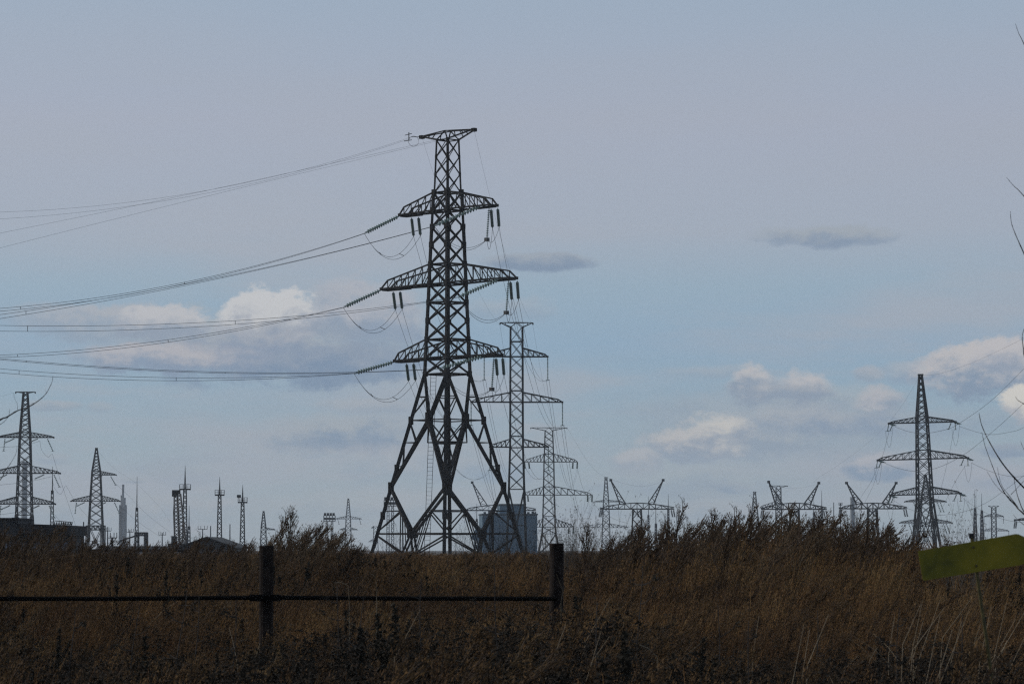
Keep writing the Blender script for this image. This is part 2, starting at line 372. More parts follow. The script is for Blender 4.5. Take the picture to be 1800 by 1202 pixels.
def pylon(px, D, label, body, arms, yaw=0, top=None, foot=None, m='steel_grey', tl=.30, td=.15, group=None, tilt=0,
          strings=None, n=4, ratio=.95, name='pylon', cat='pylon', peak=None, rigid_panels=None, tipw=.5):
    """body: [(photo y, half width in px)] from top to the waist, arms: [(y bottom, y top, left px, right px)]"""
    tl *= .86; td *= .84
    s = D / F; base = at(px, HY, D); Z = lambda y: EYE + (HY - y) * s
    r = empty(name, (base.x, D, 0), R(yaw), label, cat, group); r.rotation_euler = (0, R(tilt), R(yaw))
    lv = panels([(Z(y), h * s) for y, h in body], ratio)
    hw = lambda z: float(np.interp(z, [l[0] for l in lv][::-1], [l[1] for l in lv][::-1]))
    mb = MB(); belts = [lv[-1][0]] + [min((l[0] for l in lv), key=lambda q: abs(q - Z(a[k]))) for a in arms for k in (0, 1)]
    lattice(mb, lv, tl, td, belts); 
    zw, hwst = lv[-1]
    mb.build('trunk', M[m], r)
    if foot:
        fw = foot * s; zk = zw * .48; hk = fw + (hwst - fw) * zk / zw
        lb = MB(); a = face_corners(hwst); b = face_corners(fw); k4 = face_corners(hk)
        for i in range(4):
            lg = MB(); lg.bar((*a[i], zw), (*b[i], 0), tl * 1.15)
            j = (i + 1) % 4; h = (i + 3) % 4
            mid = lambda P, Q: ((P[0] + Q[0]) / 2, (P[1] + Q[1]) / 2, zk)
            for o in (j, h):
                c = mid(k4[i], k4[o]); lg.bar((*a[i], zw), c, td * 1.2); lg.bar(c, (*b[i], 0), td * 1.2); lg.bar((*k4[i], zk), c, td)
            lg.build('leg', M[m], r)
    A = {}
    for k, (yb, yt, Lp, Rp) in enumerate(arms):
        zb, zt = Z(yb), Z(yt)
        for side, L in ((-1, Lp), (1, Rp)):
            if not L: continue
            ab = MB(); crossarm(ab, side, zb, zt, hw(zb), hw(zt), L * s, tl * .75, td * .8, n, tipw)
            ab.build('crossarm', M[m], r); A[(k, side)] = Vector((side * L * s, 0, zb))
    if top:
        yt, half, yb = top; tb = MB(); z1, z0, h = Z(yt), Z(yb), hw(Z(yb))
        for side in (-1, 1):
            for q in (-1, 1):
                tb.bar((side * h, q * h, z0), (side * half * s, 0, z1), td * 1.1); tb.bar((0, q * h, z1), (side * half * s, 0, z1), td)
                tb.bar((side * h, q * h, z0), (0, q * h, z1), td * .8)
                tb.bar((side * (h + half * s) / 2, q * h / 2, (z0 + z1) / 2), (side * (h + half * s) / 2, q * h / 2, z1), td * .7)
            tb.box((side * half * s, 0, z1 - .2), (tl * .5, tl * .5, tl * .7)); A[('g', side)] = Vector((side * half * s, 0, z1))
        tb.build('wire_bracket', M[m], r)
    if peak:
        pb = MB(); z0 = lv[0][0]; h = lv[0][1]
        pb.box((0, 0, z0 + tl * .5), (max(h * 2.0, tl), h + .1, tl * .6)); pb.build('peak_cap', M[m], r); A[('g', 0)] = Vector((0, 0, z0))
    for (k, side, off, dvec, dn, rr) in (strings or []):
        p = A[(k, side)] + Vector(off); q = p + Vector(dvec); ib = MB(); ib.discs(p, q, dn, rr, .05, 6)
        ib.bar(q - Vector((.35, 0, 0)), q + Vector((.35, 0, 0)), .1)
        ib.build('insulator_string', M['glass'] if m != 'steel_grey' else M['steel_dark'], r)
    bpy.context.view_layer.update()
    mw = wmat(r)
    return r, {k: mw @ v for k, v in A.items()}, s

# ---- the big angle tower -----------------------------------------------------
D1 = 360.0; S1 = D1 / F; Z1 = lambda y: EYE + (HY - y) * S1
b1 = at(786, HY, D1)
big = empty('pylon', (b1.x, D1, 0), R(-46), 'tallest and nearest dark lattice pylon, standing in the middle on four splayed legs', 'pylon', None)
k45 = math.sqrt(.5)
def hd(px): return px * S1 * k45       # half diagonal in px -> half side in m
top_lv = [(Z1(y), hd(h)) for y, h in ((243, 19.5), (273, 20.8), (304, 22.0), (336, 23.4))]
bod = [(336, 25), (368, 26.4), (397, 28), (429, 29.5), (463, 31), (498, 32.6), (531, 34), (563, 35.6), (596, 37.2), (628, 38.6), (657, 39.8)]
body_lv = [(Z1(y), hd(h)) for y, h in bod]
hw1 = lambda z: float(np.interp(z, [l[0] for l in body_lv][::-1], [l[1] for l in body_lv][::-1]))
mb = MB(); lattice(mb, top_lv, .15, .10, (top_lv[0][0],), True, .12); mb.build('upper_trunk', M['steel_rust'], big)
mb = MB(); lattice(mb, body_lv, .29, .16, [Z1(y) for y in (336, 368, 463, 498, 531, 596, 628, 657)], True, .25)
mb.build('trunk', M['steel_rust'], big)
# splayed legs: each face carries a big A frame
zw = Z1(657); hw_w = hd(39.8); hw_f = 9.0 * k45
legc = lambda i, z: Vector((*[c * (hw_f + (hw_w - hw_f) * z / zw) for c in face_corners(1)[i]], z))
zM, zN, zP = Z1(739), Z1(938), Z1(858)
for i in range(4):
    A4s = []; lg = MB(); lg.bar(legc(i, zw), legc(i, 0), .40)
    for z in (zw * .25, zw * .5, zw * .75, zP, zM): 
        c = legc(i, z); lg.box(c, (.20, .20, .45))
    lg.box((*legc(i, 0)[:2], .3), (.7, .7, .35))
    for o in ((i + 1) % 4, (i + 3) % 4):
        mid = lambda z: (legc(i, z) + legc(o, z)) / 2
        A_, B_ = legc(i, zw), legc(i, zP); Mm, Nn, G0 = mid(zM), mid(zN), mid(Z1(980))
        lg.bar(A_, Mm.lerp(A_, .02), .27); lg.bar(Mm, B_, .31); lg.bar(B_, Nn, .28)
        lg.bar(legc(i, zN), Nn, .16); lg.bar(legc(i, zM), Mm, .13); lg.bar(legc(i, zN - .2), G0, .15); lg.bar(Nn, G0.lerp(legc(i, 0), .18), .2)
        lg.box(Mm, (.27, .27, .85)); lg.box(Nn, (.30, .30, .45)); lg.box(B_, (.24, .24, .7))
        # secondary bracing between the leg and the inner member
        a1 = A_.lerp(Mm, .5); l1 = legc(i, a1.z); lg.bar(a1, l1, .12); lg.bar(a1, legc(i, Z1(732)), .10)
        a2 = Mm.lerp(B_, .33); lg.bar(legc(i, zM - .3), a2, .15); lg.bar(a2, legc(i, a2.z), .10)
        a3 = Mm.lerp(B_, .68); lg.bar(legc(i, a2.z), a3, .15); lg.bar(a3, legc(i, a3.z), .09)
        a4 = B_.lerp(Nn, .5); l4 = legc(i, a4.z); lg.bar(a4, l4, .11); lg.bar(a4, legc(i, zN + .3), .12); A4s.append(a4)
        lg.bar(a4, legc(i, 0).lerp(G0, .82), .13); lg.bar(B_.lerp(Nn, .58), legc(i, 0).lerp(G0, .9), .10)
    lg.bar(A4s[0], A4s[1], .12)
    lg.build('leg', M['steel_rust'], big)
belt = MB()
for z, t in ((zN, .20),):
    for i in range(4):
        o = (i + 1) % 4
        if z == zN or z == zM: belt.bar(legc(i, z), legc(o, z), t)
    ms = [(legc(i, z) + legc((i + 1) % 4, z)) / 2 for i in range(4)]
    for i in range(4): belt.bar(ms[i], ms[(i + 1) % 4], t * .8)
belt.build('belt_frame', M['steel_rust'], big)
# inner hanging frame seen between the legs
inn = MB(); 
zi = Z1(778); q4 = [Vector((c[0] * 1.6, c[1] * 1.6, zi)) for c in face_corners(1)]
for i in range(4):
    a = legc(i, zw); ms = (legc(i, zM) + legc((i + 1) % 4, zM)) / 2
    inn.bar(ms, q4[i], .13); inn.bar(ms, q4[(i + 1) % 4], .13); inn.bar(q4[i], q4[(i + 1) % 4], .12)
inn.build('inner_brace', M['steel_rust'], big)
ld = MB()
p0, p1 = Vector((-1.75, -.55, zw)), Vector((-2.4, -1.0, .3))
for dx in (-.22, .22): ld.bar(p0 + Vector((dx, dx, 0)), p1 + Vector((dx, dx, 0)), .04)
for k in range(46):
    c = p0.lerp(p1, k / 46); ld.bar(c - Vector((.22, .22, 0)), c + Vector((.22, .22, 0)), .03)
ld.build('ladder', M['steel_rust'], big)
ARM1 = [(368, 336, 84, 4), (498, 463, 119, 6), (629, 596, 93, 4)]
anch = {}
for k, (yb, yt, half, n) in enumerate(ARM1):
    L = half * S1 / k45 * .985
    for side in (-1, 1):
        ab = MB(); zb = Z1(yb); crossarm(ab, side, zb, Z1(yt), hw1(zb), hw1(Z1(yt)), L, .18, .08, n, .62, .86, .40)
        ab.quadbox(Vector((side * (L * .62), 0, zb - .18)), Vector((side * L, 0, zb - .18)), Vector((0, .5, 0)), Vector((0, 0, .06)))
        ab.build('crossarm', M['steel_rust'], big); anch[(k, side)] = Vector((side * L, 0, zb))
tb = MB(); z1, z0, h = Z1(231), Z1(243), top_lv[0][1]; half = 48 * S1 / k45
for side in (-1, 1):
    for q in (-1, 1):
        tb.bar((side * h, q * h, z0), (side * half, q * .15, z1), .15); tb.bar((0, q * h * .5, z1 + .25), (side * half, q * .15, z1), .12)
        for f in (.3, .6):
            x = h + (half - h) * f; tb.bar((side * x, q * h * (1 - f), z0 + (z1 - z0) * f), (side * x * .8, q * h * (1 - f) * .7, z1 + .15), .09)
        tb.bar((side * h, q * h, z0), (0, q * h * .5, z1 + .25), .12)
    tb.box((side * half, 0, z1 - .05), (.25, .25, .2))
    anch[('g', side)] = Vector((side * half, 0, z1))
tb.build('wire_bracket', M['steel_rust'], big)
MW1 = wmat(big); anch = {k: MW1 @ v for k, v in anch.items()}; MWI = MW1.inverted()
lin = (MW1.to_3x3() @ Vector((0, 1, 0))).normalized()       # line axis of the tower

def inst(root, p, q, n, rad, name='insulator_string'):
    """insulator string between two world points, as a part of root"""
    mi = wmat(root).inverted(); p = mi @ Vector(p); q = mi @ Vector(q); d = (q - p)
    ib = MB(); ib.discs(p + d * .06, q - d * .08, n, rad, .03, 8); ib.bar(p, p + d * .08, .09); ib.bar(q - d * .1, q, .09)
    ib.build(name, M['glass'], root, True)

def wires(paths, r, label, cat='power line', group=None, spacers=(), m='wire', name='power_line', seg=4):
    mb = MB()
    for P in paths: mb.tube(P, r, seg, True)
    for f in spacers:
        i = int(f * (len(paths[0]) - 1)); mb.bar(paths[0][i], paths[-1][i], r * 2.6)
    return tag(mb.build(name, M[m]), label, cat, group)

def para3(p, m, e, n=40, t1=1.35):
    """parabola through three world points, run on past the last"""
    out = []; tm = (m[0] - p[0]) / (e[0] - p[0])
    for i in range(n + 1):
        t = t1 * i / n
        a = (t - tm) * (t - 1) / (tm); b = t * (t - 1) / (tm * (tm - 1)); c = t * (t - tm) / (1 - tm)
        out.append(Vector(p) * a + Vector(m) * b + Vector(e) * c)
    return out

# conductors leaving the big tower to the left: (arm, side, string end px, mid px, edge px pair)
nm = {0: 'upper', 1: 'middle', 2: 'lower'}; sn = {-1: 'left', 1: 'right'}
LEFTW = [(0, -1, (641, 410), [(280, 505), (280, 508)], [(0, 542), (0, 547)]),
         (0, 1, (764, 397), [(280, 508), (280, 511)], [(0, 553), (0, 560)]),
         (1, -1, (604, 540), [(350, 589), (350, 593)], [(0, 624), (0, 628)]),
         (1, 1, (806, 522), [(280, 570), (280, 578)], [(0, 572), (0, 582)]),
         (2, -1, (623, 656), [(330, 664), (330, 669)], [(0, 648), (0, 655)]),
         (2, 1, (772, 648), [(280, 650), (280, 652)], [(0, 630), (0, 632)])]
ends_left = {}
for (k, side, e, mids, edges) in LEFTW:
    a = anch[(k, side)] - lin * .55 - Vector((0, 0, .1))
    if side == 1: a = a - (anch[(k, 1)] - anch[(k, -1)]).normalized() * 1.6
    Y = a.y + (-1.2 if side == -1 else -.6)
    q = at(e[0], e[1], Y); ends_left[(k, side)] = q
    for dz in (-.17, .17):
        off = Vector((0, dz, dz * .5)); inst(big, a + off * .5, q + off, 14, .23)
    path = []
    for j in (0, 1):
        dy = .0 if j == 0 else .4
        path.append(para3(q + Vector((0, dy, 0)), at(*mids[j], 352 - 8 + dy), at(*edges[j], 335 + dy)))
    wires(path, .021, 'twin cables from the %s tip of the %s tallest-pylon crossarm to the left edge' % (sn[side], nm[k]),
          group='cables running left from the tallest pylon', spacers=(.38, .7))
# earth wires to the left
for side, md, eg in ((-1, [(430, 322), (430, 326)], [(0, 373), (0, 385)]), (1, [(430, 321), (430, 329)], [(0, 410), (0, 436)])):
    g = anch[('g', side)]; q = at(724, 241, g.y - 1) if side == -1 else g - Vector((1.2, 0, .5))
    path = [para3(q + Vector((0, .3 * j, -.1 * j)), at(*md[j], 350 + j), at(*eg[j], 336 + j)) for j in (0, 1)]
    wires(path, .010, 'pair of thin earth wires running left from the tallest pylon top, %s end' % sn[side], group='cables running left from the tallest pylon')
lp = MB(); g = anch[('g', -1)]; qq = at(724, 241, g.y - 1); mi = MWI
lp.tube([mi @ (qq + Vector((math.sin(t) * .6 + .2, 0, -math.cos(t) * .6 - .5))) for t in [i * .39 for i in range(17)]], .02, 4)
lp.bar(mi @ g, mi @ qq, .06); lp.bar(mi @ (qq + Vector((-.35, 0, -.4))), mi @ (qq + Vector((-.35, 0, .55))), .08)
lp.bar(mi @ (qq + Vector((0, 0, .4))), mi @ (qq + Vector((-.8, 0, .2))), .07); lp.bar(mi @ (qq + Vector((0, 0, -.35))), mi @ (qq + Vector((-.9, 0, -.5))), .07)
lp.build('earth_wire_clamp', M['steel_rust'], big)

# ---- second and third towers of the line behind ------------------------------
def susp(arms_, L, r=.15, n=16):
    return [(k, s, (0, 0, -.2), (0, 0, -L), n, r) for k in arms_ for s in (-1, 1)]
T2, A2, s2 = pylon(908, 551, 'slim grey lattice pylon with three crossarms just behind the tallest pylon, to its right', 
    [(574, 10.5), (627, 10.8), (707, 11), (787, 11.3), (860, 13.5)], [(627, 612, 57, 55), (707, 690, 80, 81), (786, 772, 47, 56)],
    yaw=3, top=(567, 29, 575), foot=17.5, m='steel_dark', tl=.27, td=.13, strings=susp((0, 1, 2), 3.9), n=4, ratio=1.0)
T3, A3, s3 = pylon(965, 1000, 'third lattice pylon in the row behind the tallest one, standing right of the blue building',
    [(757, 6.6), (798, 8), (812, 8.6), (870, 9.6), (926, 11.2), (938, 12)], [(812, 798, 43, 50), (870, 855, 45, 76), (926, 912, 42, 43)],
    yaw=2, top=(752, 32, 757), foot=19, m='steel_dark', tl=.30, td=.17, n=5, ratio=.8,
    strings=[(k, s, (dx, 0, -.2), (-s * .15, -1.2, -1.9), 7, .3) for k in (0, 1, 2) for s in (-1, 1) for dx in (0, -s * 1.4)])

ORD = {(0, -1): 'upper left', (0, 1): 'upper right', (1, -1): 'middle left', (1, 1): 'middle right', (2, -1): 'lower left', (2, 1): 'lower right'}
for key in ORD:
    a = anch[key]; k, side = key
    inward = (anch[(k, -side)] - a).normalized()
    awayd = Vector((.04, .86, -.50)).normalized()
    ends = []
    for j, off in enumerate((.9, 2.1) if side == -1 else (-.2, .9)):
        p = a + inward * off + lin * .5 - Vector((0, 0, .35)); q = p + awayd * 3.7
        inst(big, p, q, 14, .19); ends.append(q)
    e0, e1 = ends; t2 = A2[key] + Vector((0, 0, -4.1)); path = []
    for j, e in enumerate((e0, e1)): path.append(sagpts(e, t2 + Vector((.25 - .5 * j, 0, 0)), 5.5, 30))
    wires(path, .019, 'twin cables from the %s arm of the tallest pylon to the one behind' % ORD[key], group='cables from the tallest pylon to the one behind')
    t3 = A3[key] + Vector((0, -1.2, -2.1))
    path = [sagpts(t2 + Vector((.25 - .5 * j, 0, 0)), t3 + Vector((.2 - .4 * j, 0, 0)), 11.5, 36) for j in (0, 1)]
    wires(path, .024, 'twin cables joining the %s arms of the second and third pylons' % ORD[key], group='cables between the second and third pylons')
    # slack jumper loops
    s_ = ends_left[key]
    jb = MB()
    if side == -1:
        for j in (0, 1): jb.tube([MWI @ v for v in sagpts(s_ + Vector((0, 0, -.1)), ends[j], 2.55 + .35 * j, 20)], .022, 5)
        for f in (6, 14): jb.bar(MWI @ sagpts(s_, ends[0], 2.55, 20)[f], MWI @ sagpts(s_, ends[1], 2.9, 20)[f], .06)
    else:
        pe = a + inward * .7 - Vector((.25, 0, 3.9)); inst(big, a + inward * .7 - Vector((0, 0, .3)), pe, 15, .16)
        for j in (0, 1):
            jb.tube([MWI @ v for v in sagpts(s_ + Vector((0, 0, -.1)), pe, 1.6 + .3 * j, 20)], .022, 5)
            jb.tube([MWI @ v for v in sagpts(pe, ends[j], .9 + .8 * j, 14)], .022, 5)
        jb.box(MWI @ pe, (.22, .22, .2))
    jb.build('jumper_cable', M['wire'], big)
for side in (-1, 1):
    wires([sagpts(anch[('g', side)], A2[('g', side)] - Vector((0, 0, .5)), 3, 24)], .009, 'thin earth wire from the %s top end of the tallest pylon to the one behind' % sn[side], group='cables from the tallest pylon to the one behind')
    wires([sagpts(A2[('g', side)] - Vector((0, 0, .5)), A3[('g', side)], 9, 24)], .012, 'thin earth wire joining the %s top ends of the second and third pylons' % sn[side], group='cables between the second and third pylons')

# ---- right hand tower ----------------------------------------------------------
st4 = []
for k in (0, 1, 2):
    for s in (-1, 1):
        st4 += [(k, s, (0, .3, -.2), (-.25 if s < 0 else .1, .5, -1.5), 7, .17), (k, s, (-s * .9, .3, -.2), (-.5, .9, -1.4), 7, .17),
                (k, s, (-s * .4, -.3, -.1), (.8, -1.1, -.45), 7, .17), (k, s, (.1, -.3, -.1), (.65, -1.1, -.45), 7, .17)]
T4, A4, s4 = pylon(1629, 700, 'tall pointed lattice pylon with three crossarms on the right, in front of smaller gantries',
    [(660, 2.3), (732, 8.7), (743, 9.2), (807, 11), (869, 12.5), (885, 13)], [(743, 733, 59, 59), (807, 792, 81, 79), (869, 856, 61, 64)],
    yaw=3, foot=23, m='steel_dark', tl=.36, td=.17, tilt=-1.5, n=5, strings=st4, peak=True, ratio=.9)
# ---- far left towers ------------------------------------------------------------
def tens(ks, sides=(-1, 1), L=3.2):
    o = []
    for k in ks:
        for s in sides: o += [(k, s, (-s * 1.6, 0, -.3), (.9 * s + .5, .6, -L), 8, .22), (k, s, (-s * 4.0, 0, -.3), (-2.2, -1.2, -1.1), 8, .22)]
    return o
T5, A5, s5 = pylon(42, 800, 'dark lattice pylon with three crossarms behind the flat building at the left edge',
    [(690, 3.6), (769, 9.2), (832, 11.2), (886, 13), (905, 13.5)], [(769, 760, 46, 50), (832, 819, 58, 62), (886, 873, 52, 54)],
    yaw=2, top=(689, 17, 691), foot=18, m='steel_dark', tl=.36, td=.19, n=6, ratio=.7, strings=tens((0, 1, 2)))
T6, A6, s6 = pylon(168, 900, 'pointed lattice pylon with one short upper arm, right of the flat-roofed building',
    [(789, 1.2), (828, 7), (835, 7.5), (881, 10), (924, 12)], [(835, 828, 0, 35), (881, 871, 44, 42)],
    yaw=2, foot=15, m='steel_dark', tl=.30, td=.17, n=6, ratio=.7, strings=tens((1,)) + tens((0,), (1,), 2.6), peak=True)
gb = MB()
gs = 900 / F
for x0, x1 in ((-16.5, -11), (9, 16)):
    for x in (x0, x1): 
        for y in (-1.5, 1.5): gb.bar((x * gs, y, EYE + 41 * gs), (x * gs, y, 0), .2)
for y in (-1.5, 1.5):
    for zz in (41, 34): gb.bar((-16.5 * gs, y, EYE + zz * gs), (16 * gs, y, EYE + zz * gs), .3)
    for i in range(8): gb.bar(((-16.5 + i * 4) * gs, y, EYE + (41 if i % 2 else 34) * gs), ((-12.5 + i * 4) * gs, y, EYE + (34 if i % 2 else 41) * gs), .2)
gb.build('lower_frame', M['steel_dark'], T6)

# ---- small pylons on the horizon -------------------------------------------------
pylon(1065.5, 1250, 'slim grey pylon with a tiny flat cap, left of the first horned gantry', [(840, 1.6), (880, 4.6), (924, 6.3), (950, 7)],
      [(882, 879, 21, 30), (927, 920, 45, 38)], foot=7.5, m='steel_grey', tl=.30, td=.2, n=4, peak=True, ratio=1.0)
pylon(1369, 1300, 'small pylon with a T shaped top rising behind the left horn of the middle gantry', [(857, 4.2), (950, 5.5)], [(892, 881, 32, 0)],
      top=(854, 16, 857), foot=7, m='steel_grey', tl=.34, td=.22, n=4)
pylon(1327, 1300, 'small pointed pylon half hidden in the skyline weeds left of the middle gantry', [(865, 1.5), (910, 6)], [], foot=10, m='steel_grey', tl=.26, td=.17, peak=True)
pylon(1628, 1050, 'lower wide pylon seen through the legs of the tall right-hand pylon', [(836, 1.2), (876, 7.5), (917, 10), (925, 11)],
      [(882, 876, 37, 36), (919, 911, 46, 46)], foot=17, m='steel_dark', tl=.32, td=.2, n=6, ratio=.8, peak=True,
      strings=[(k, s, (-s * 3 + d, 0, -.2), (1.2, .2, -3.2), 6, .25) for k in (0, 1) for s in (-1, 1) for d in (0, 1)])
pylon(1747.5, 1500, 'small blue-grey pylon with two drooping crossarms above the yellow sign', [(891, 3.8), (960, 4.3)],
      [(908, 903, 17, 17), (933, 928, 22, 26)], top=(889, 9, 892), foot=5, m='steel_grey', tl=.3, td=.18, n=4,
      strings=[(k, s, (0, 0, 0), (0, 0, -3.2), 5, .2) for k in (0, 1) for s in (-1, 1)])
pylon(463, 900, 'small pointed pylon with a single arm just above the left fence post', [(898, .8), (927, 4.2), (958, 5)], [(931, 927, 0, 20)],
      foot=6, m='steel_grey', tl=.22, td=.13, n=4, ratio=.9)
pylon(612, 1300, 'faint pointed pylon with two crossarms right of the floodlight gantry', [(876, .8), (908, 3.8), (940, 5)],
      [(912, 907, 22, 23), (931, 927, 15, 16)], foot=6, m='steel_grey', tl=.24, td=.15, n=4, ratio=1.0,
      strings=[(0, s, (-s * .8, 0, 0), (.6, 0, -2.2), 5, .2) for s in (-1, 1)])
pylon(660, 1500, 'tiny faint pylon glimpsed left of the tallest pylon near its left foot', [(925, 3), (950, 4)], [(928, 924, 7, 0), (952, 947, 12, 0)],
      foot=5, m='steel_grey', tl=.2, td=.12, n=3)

# ---- horned gantries ---------------------------------------------------------------
def gantry(px, D, label, yb, yt, hl, hr, horns, trunk, yw=None, foot=None, body_m='steel_dark'):
    s = D / F; Z = lambda y: EYE + (HY - y) * s
    b = at(px, HY, D); r = empty('substation_gantry', (b.x, D, 0), 0, label, 'gantry', 'horned gantries along the horizon')
    mb = MB(); lv = panels([(Z(yb), trunk * s)] + [(Z(yw or 930), (trunk * 1.15) * s)], 1.0)
    lattice(mb, lv, .34, .2, [lv[-1][0], lv[0][0]])
    mb.build('trunk', M[body_m], r)
    zw_, hw_ = lv[-1]; lg = MB()
    for i in range(4):
        lg = MB(); a = face_corners(hw_)[i]; f = face_corners((foot or trunk * 1.6) * s)[i]
        lg.bar((*a, zw_), (*f, 0), .36)
        for o in ((i + 1) % 4, (i + 3) % 4):
            a2 = face_corners(hw_)[o]; lg.bar((*f, 0), ((a[0] + a2[0]) / 2, (a[1] + a2[1]) / 2, zw_), .2)
        lg.build('leg', M[body_m], r)
    bm_ = MB(); n = 12; w2 = 1.0
    xs_ = [(-hl + (hl + hr) * k / n) * s for k in range(n + 1)]
    def ztop(x):
        f = abs(x) / ((hl if x < 0 else hr) * s); return Z(yb) + (Z(yt) - Z(yb)) * (1 - .75 * f ** 1.6)
    for y in (-w2, w2):
        for k in range(n):
            a, c = xs_[k], xs_[k + 1]
            bm_.bar((a, y, Z(yb)), (c, y, Z(yb)), .36); bm_.bar((a, y, ztop(a) - (.5 if k == 0 else 0)), (c, y, ztop(c)), .28)
            bm_.bar((a, y, Z(yb)), (a, y, ztop(a)), .17)
            bm_.bar((a, y, Z(yb) if k % 2 else ztop(a)), (c, y, ztop(c) if k % 2 else Z(yb)), .17)
    for k in range(n + 1): bm_.bar((xs_[k], -w2, Z(yb)), (xs_[k], w2, Z(yb)), .15)
    bm_.build('beam', M[body_m], r)
    for (x0, x1, xt, ytp) in horns:
        hb = MB(); x0, x1, xt = ((q - px) * s for q in (x0, x1, xt)); n = 8
        for k in range(n):
            t0, t1 = k / n, (k + 1) / n
            L = [lambda t, q=q: Vector((x0 + (xt - x0) * t, q * w2 * (1 - t), ztop(x0) + (Z(ytp) - ztop(x0)) * t)) for q in (-1, 1)]
            Q = [lambda t, q=q: Vector((x1 + (xt - x1) * t, q * w2 * (1 - t), ztop(x1) + (Z(ytp) - ztop(x1)) * t)) for q in (-1, 1)]
            for q in (0, 1):
                hb.bar(L[q](t0), L[q](t1), .27); hb.bar(Q[q](t0), Q[q](t1), .27)
                hb.bar(L[q](t0), Q[q](t1), .15) if k % 2 else hb.bar(Q[q](t0), L[q](t1), .15)
        hb.box((xt, 0, Z(ytp)), (.45, .3, .4)); hb.build('horn', M[body_m], r)
    for x in (-hl + 1, -hl + 4, -5, 0, 5, hr - 5, hr - 1):
        ib = MB(); p = Vector((x * s, 0, Z(yb) - .3)); ib.discs(p, p + Vector((-.5 if x < 0 else .4, -.8, -2.3)), 6, .32, .08, 6)
        ib.build('insulator_string', M['steel_dark'], r)
    return r
gantry(1120, 1000, 'horned lattice gantry nearest the fence post, second from the left', 894.5, 884, 65, 65,
       [(1090, 1100, 1074, 844), (1149, 1139, 1166, 844)], 7.5)
gantry(1397, 1000, 'horned lattice gantry with a small pylon behind its left horn', 895, 884, 58, 56,
       [(1364, 1376, 1352, 847), (1425, 1414, 1440, 849)], 7.5)
gantry(1534, 1000, 'horned lattice gantry whose right horn meets the tall right-hand pylon', 894, 884, 58, 60,
       [(1506, 1517, 1489, 849), (1561, 1551, 1576, 849)], 7.5, 925, 12)
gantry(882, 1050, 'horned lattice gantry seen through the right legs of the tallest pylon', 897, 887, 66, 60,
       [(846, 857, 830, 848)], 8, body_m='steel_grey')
gantry(1850, 1000, 'gantry end reaching in at the right edge above the yellow sign', 914, 908, 66, 60, [], 8)

# ---- masts and lightning rods -----------------------------------------------------------
def mast(px, D, yplat, ytop, label, ps=10, half=3.2, box=False, rh=10):
    s = D / F; Z = lambda y: EYE + (HY - y) * s; b = at(px, HY, D)
    r = empty('lighting_mast', (b.x, D, 0), R(8), label, 'mast', 'masts with railed platforms on the left')
    mb = MB(); lattice(mb, panels([(Z(yplat), half * .72 * s), (0, half * 1.45 * s)], 1.3), .20, .12); mb.build('column', M['steel_dark'], r)
    pb = MB(); pb.box((0, 0, Z(yplat)), (ps * s, ps * .6 * s, .15))
    for x in (-1, -.33, .33, 1):
        for y in (-.6, .6): pb.bar((x * ps * .97 * s, y * ps * s, Z(yplat)), (x * ps * .97 * s, y * ps * s, Z(yplat - rh * .85)), .07)
    for z in (.45, .85):
        for y in (-.6, .6): pb.bar((-ps * s, y * ps * s, Z(yplat - rh * z)), (ps * s, y * ps * s, Z(yplat - rh * z)), .06)
        for x in (-1, 1): pb.bar((x * ps * s, -.6 * ps * s, Z(yplat - rh * z)), (x * ps * s, .6 * ps * s, Z(yplat - rh * z)), .06)
    pb.build('platform', M['steel_dark'], r)
    rb = MB(); rb.tube([(0, 0, Z(yplat)), (0, 0, Z(yplat - (yplat - ytop) * .45)), (0, 0, Z(ytop))], [.2, .14, .03], 6); rb.build('lightning_rod', M['steel_dark'], r)
    if box:
        bb = MB(); bb.box((-ps * .8 * s, 0, Z(yplat - rh - 1)), (.45, .3, .3)); bb.bar((-ps * .8 * s, 0, Z(yplat - rh)), (-ps * .6 * s, 0, Z(yplat)), .1); bb.build('floodlight', M['lamp'], r)
mast(324.5, 650, 860, 818, 'tall lattice mast with a railed platform beside the rusty crane boom')
mast(385.5, 680, 870, 838, 'lattice mast with a railed platform above the gabled roof', 8.3)
mast(426, 700, 883, 852, 'shortest platform mast, with a lamp on its railing, left of the fence post', 8.2, box=True)

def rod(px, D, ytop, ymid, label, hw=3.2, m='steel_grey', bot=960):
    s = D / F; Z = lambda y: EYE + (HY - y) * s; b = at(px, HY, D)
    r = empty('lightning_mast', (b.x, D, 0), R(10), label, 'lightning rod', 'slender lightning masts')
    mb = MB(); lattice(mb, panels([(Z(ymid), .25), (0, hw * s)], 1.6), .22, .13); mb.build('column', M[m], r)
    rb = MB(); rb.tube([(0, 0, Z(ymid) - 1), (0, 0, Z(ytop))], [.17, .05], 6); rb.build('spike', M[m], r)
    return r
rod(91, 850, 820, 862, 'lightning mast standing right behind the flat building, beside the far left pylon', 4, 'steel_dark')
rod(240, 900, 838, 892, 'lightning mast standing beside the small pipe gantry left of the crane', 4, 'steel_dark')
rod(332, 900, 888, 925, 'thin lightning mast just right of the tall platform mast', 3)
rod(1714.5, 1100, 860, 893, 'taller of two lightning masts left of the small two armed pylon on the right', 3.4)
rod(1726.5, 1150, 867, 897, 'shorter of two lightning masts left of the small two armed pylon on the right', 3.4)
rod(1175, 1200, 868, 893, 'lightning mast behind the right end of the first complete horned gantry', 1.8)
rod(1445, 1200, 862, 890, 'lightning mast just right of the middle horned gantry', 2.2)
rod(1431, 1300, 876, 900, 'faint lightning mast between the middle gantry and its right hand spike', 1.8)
rod(1140, 1300, 872, 905, 'faint lightning mast behind the beam of the first horned gantry', 1.6)
